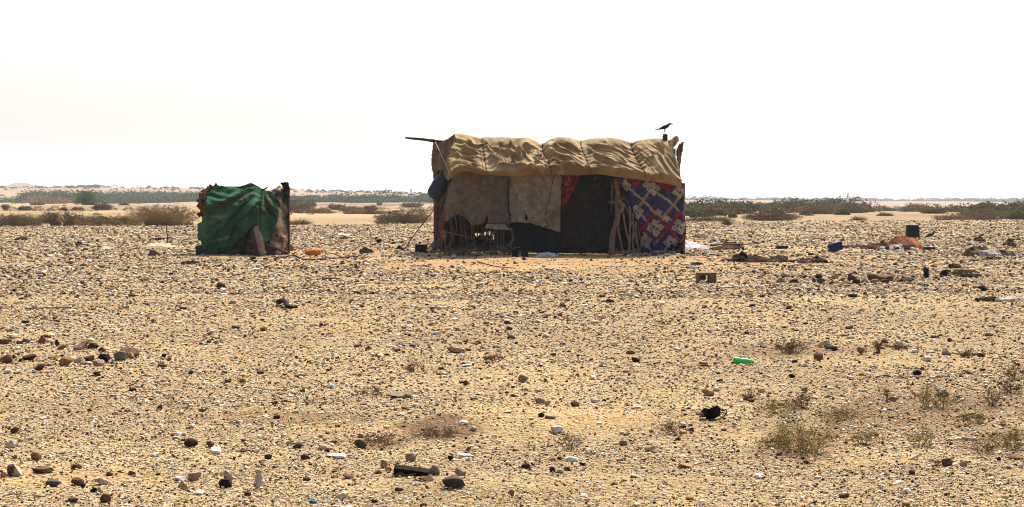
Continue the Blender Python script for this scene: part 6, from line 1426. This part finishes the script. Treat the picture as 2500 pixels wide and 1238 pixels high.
lying([(60, 755, 1), (110, 754, 2), (175, 755, 1)], 0.012, "long thin twig on gravel at the left edge", "dead_branch", "branch", (0.10, 0.07, 0.05))
lying([(788, 682, 1), (812, 681, 2), (832, 680, 1)], 0.016, "short stick on gravel below the jerrycan branch", "dead_branch", "branch", (0.14, 0.10, 0.07))
# brushwood heap against the hut front
r = np.random.default_rng(404); ps = []
for k in range(120):
    px = r.uniform(1076, 1266); py = 622 - abs(r.normal(0, 11)) * (1.35 if 1120 < px < 1215 else 0.7); d = r.uniform(33.2, 33.8)
    a = P(px, min(py, 621), d); th = r.uniform(0, math.pi); L = r.uniform(0.08, 0.42)
    b = a + np.array((math.cos(th) * L, r.normal(0, 0.1), abs(math.sin(th)) * L * 0.45)); m_ = (a + b) / 2 + r.normal(0, 0.05, 3)
    for q in (a, m_, b): q[2] = max(q[2], 0.015)
    ps.append(tube(spline([a, m_, b], 8), np.linspace(r.uniform(0.008, 0.018), 0.005, 8), 5, 0.1) + (np.array((0.17, 0.125, 0.095)) * r.uniform(0.3, 1.6),))
g = ground_at(1170, 622); t = thing("brushwood", "tangled heap of dark brushwood piled against the hut front", "firewood", g)
for k, q in enumerate(ps[:96]): part("branch", q[0], q[1], M_WOOD, t, col=q[2])
g = P(1078, 612, 33.6); g[2] = 0; t = thing("propped_sticks", "fan of thin sticks leaning on the left corner of the hut", "sticks", g)
for a, b in [((1040, 612, 33.4), (1062, 586, 33.8)), ((1052, 616, 33.3), (1076, 580, 33.8)), ((1062, 618, 33.3), (1084, 582, 33.8)), ((1074, 619, 33.3), (1080, 585, 33.8)), ((1086, 620, 33.3), (1088, 588, 33.8)), ((1056, 610, 33.6), (1072, 576, 34.0)), ((1096, 621, 33.3), (1084, 590, 33.8))]:
    V, Fc = stick([P(*a), P(*b)], 0.016, 0.011, 10, 0.01); part("stick", V, Fc, M_WOOD, t, col=np.array((0.13, 0.09, 0.07)) * r.uniform(0.6, 1.3))
V, T = rock_shape(0.30, 0.22, 0.2, 33, 4, 6, 0.15); gg = ground_at(1066, 612); single("cloth_bundle", V + gg, [T], M_CLOTH, "pale grey cloth bundle under the propped sticks", "bundle", None, np.tile((0.22, 0.19, 0.16), (len(V), 1)))
g = ground_at(1199, 626); V, Fc = tube([g + np.array((0, 0, 0.06)), g + np.array((0.02, 0.35, 0.07))], 0.055, 14, 0.05); single("log", V, Fc, M_WOOD, "sawn log end showing in the brushwood heap", "log", None, np.tile((0.18, 0.10, 0.07), (len(V), 1)))
for px, w_, lab in ((1363, 22, "brown rag bundle at the right foot of the navy cloth"), (1352, 18, "pale wedge of wood propped by the navy cloth")):
    g = ground_at(px, 621); V, T = rock_shape(w_ / 107, 0.16, 0.14, int(px), 4, 7, 0.15, 0.4); single("rag_bundle", V + g, [T], M_CLOTH, lab, "bundle", None, np.tile((0.12, 0.085, 0.06), (len(V), 1)))
# ------------------------------------------------------------------ weeds and dry tufts in the foreground
def weed(name, label, px, py, w, h, seed, kind, n, nl, group):
    r = np.random.default_rng(seed); g = ground_at(px, py); d = g[1]; W, Hh = w / F * d, h / F * d
    t = thing(name, label, "plant", g, group)
    th = 0.0021 * (d / 9.0)
    V, Q, pth = twigs(g - np.array((0, 0, 0.004)), W, Hh, n, r, th, flat=0.55, segs=6)
    S, T, e = sprigs(pth, n * 6, r, 0.055 * (d / 9.0), th * 0.7)
    V, Fc, _ = join([(V, Q), (S, T)])
    part("stems", V, Fc, M_TWIG, t, col=np.array((0.26, 0.18, 0.095)) if kind == "dry" else np.array((0.36, 0.28, 0.10)))
    if nl:
        nl = int(nl * 0.6); k = r.integers(0, len(e), nl); C = e[k] + r.normal(0, 0.012, (nl, 3)); C[:, 2] = np.maximum(C[:, 2], g[2])
        V, Q = leaf_quads(C, 0.012 * (d / 9.0), r, 0.4)
        pal = np.array([(0.38, 0.33, 0.075), (0.30, 0.28, 0.06), (0.46, 0.38, 0.11)]) if kind == "green" else np.array([(0.28, 0.19, 0.10), (0.20, 0.13, 0.07)])
        part("leaves", V, Q, M_LEAF, t, col=np.repeat(pal[r.integers(0, len(pal), nl)], 4, 0), smooth=False)
GW = "low weeds on the right foreground gravel"
for k, a in enumerate([
    ("weed", "largest yellow green weed clump in the right foreground", 1965, 1108, 190, 100, "green", 90, 900), ("weed", "green weed arching in a fan below the strip of pale stones", 2290, 1005, 130, 62, "green", 46, 520), ("weed", "thin branching weed left of the fan shaped weed", 2165, 990, 40, 42, "dry", 10, 40),
    ("weed", "dry branching weed above the largest clump", 1960, 1002, 60, 46, "dry", 22, 140), ("weed", "low spreading weed reaching right of the black pail", 1900, 1012, 130, 38, "green", 34, 240), ("weed", "green weed around the thin tan board", 2375, 1040, 80, 40, "green", 28, 320),
    ("weed", "green weed low at the right frame edge", 2460, 1090, 120, 60, "green", 44, 480), ("weed", "yellow green sprout above the right edge weed", 2480, 925, 70, 40, "green", 22, 240), ("weed", "straggling weed right of the fan shaped weed", 2420, 1000, 70, 50, "dry", 20, 90), ("weed", "weed with twin bare stems in front of the fan shaped weed", 2250, 1085, 90, 56, "green", 22, 200),
    ("weed", "scattered sprouts right of the largest weed clump", 2110, 1085, 110, 36, "green", 26, 160), ("weed", "small green sprout on the dark stone", 1828, 978, 36, 22, "green", 18, 140), ("weed", "low grey green weed behind the largest clump", 2060, 1030, 130, 34, "green", 36, 320), ("weed", "low mat of weed in front left of the largest clump", 1900, 1095, 110, 40, "green", 36, 300),
    ("weed", "thin weed near the right edge below the tan board", 2400, 1098, 70, 40, "dry", 18, 110), ("weed", "dry grey weed at the right edge beneath the yellow sprout", 2470, 965, 80, 34, "dry", 24, 160)]):
    weed(a[0], a[1], a[2], a[3], a[4], a[5], 700 + k, a[6], a[7], a[8], GW)
GD = "dry tufts on the gravel"
for k, a in enumerate([("dry_tuft", "dark dry tuft with a tall stem right of the green bottle", 1930, 858, 90, 38, 40, 160), ("dry_tuft", "upright dry tuft on the bare earth strip", 2145, 866, 30, 36, 18, 90), ("dry_tuft", "little dry tuft left of the upright one", 2102, 866, 26, 16, 12, 50), ("dry_tuft", "dry tuft at the right end of the pale stones", 2365, 874, 46, 22, 20, 90),
    ("dry_tuft", "flat dry tuft right of the upright tuft", 2190, 858, 60, 14, 20, 80), ("dry_tuft", "faded weed patch at the edge of the dry brown ground", 930, 1078, 150, 34, 40, 220), ("dry_tuft", "low dry weed covering the brown patch at centre", 1070, 1058, 130, 22, 40, 260), ("dry_tuft", "dry weed with dark stem right of the rounded white stone", 1395, 1092, 80, 50, 20, 80),
    ("dry_tuft", "dry weed in line with the black broken pail", 1640, 1060, 80, 30, 20, 80), ("dry_tuft", "sparse dry weed in the middle gravel", 1010, 905, 60, 30, 16, 50), ("dry_tuft", "dry tuft by the broken blue drum", 2336, 680, 34, 18, 16, 80), ("dry_tuft", "tiny dry tuft beyond the hut on the gravel edge", 1777, 552, 22, 10, 16, 60),
    ("dry_tuft", "sparse brown weed beside the spiky stone heap", 1210, 890, 70, 24, 16, 60), ("dry_tuft", "dry weed above the long low grey rock", 905, 960, 60, 24, 14, 50)]):
    weed(a[0], a[1], a[2], a[3], a[4], a[5], 800 + k, "dry", a[6], a[7], GD)
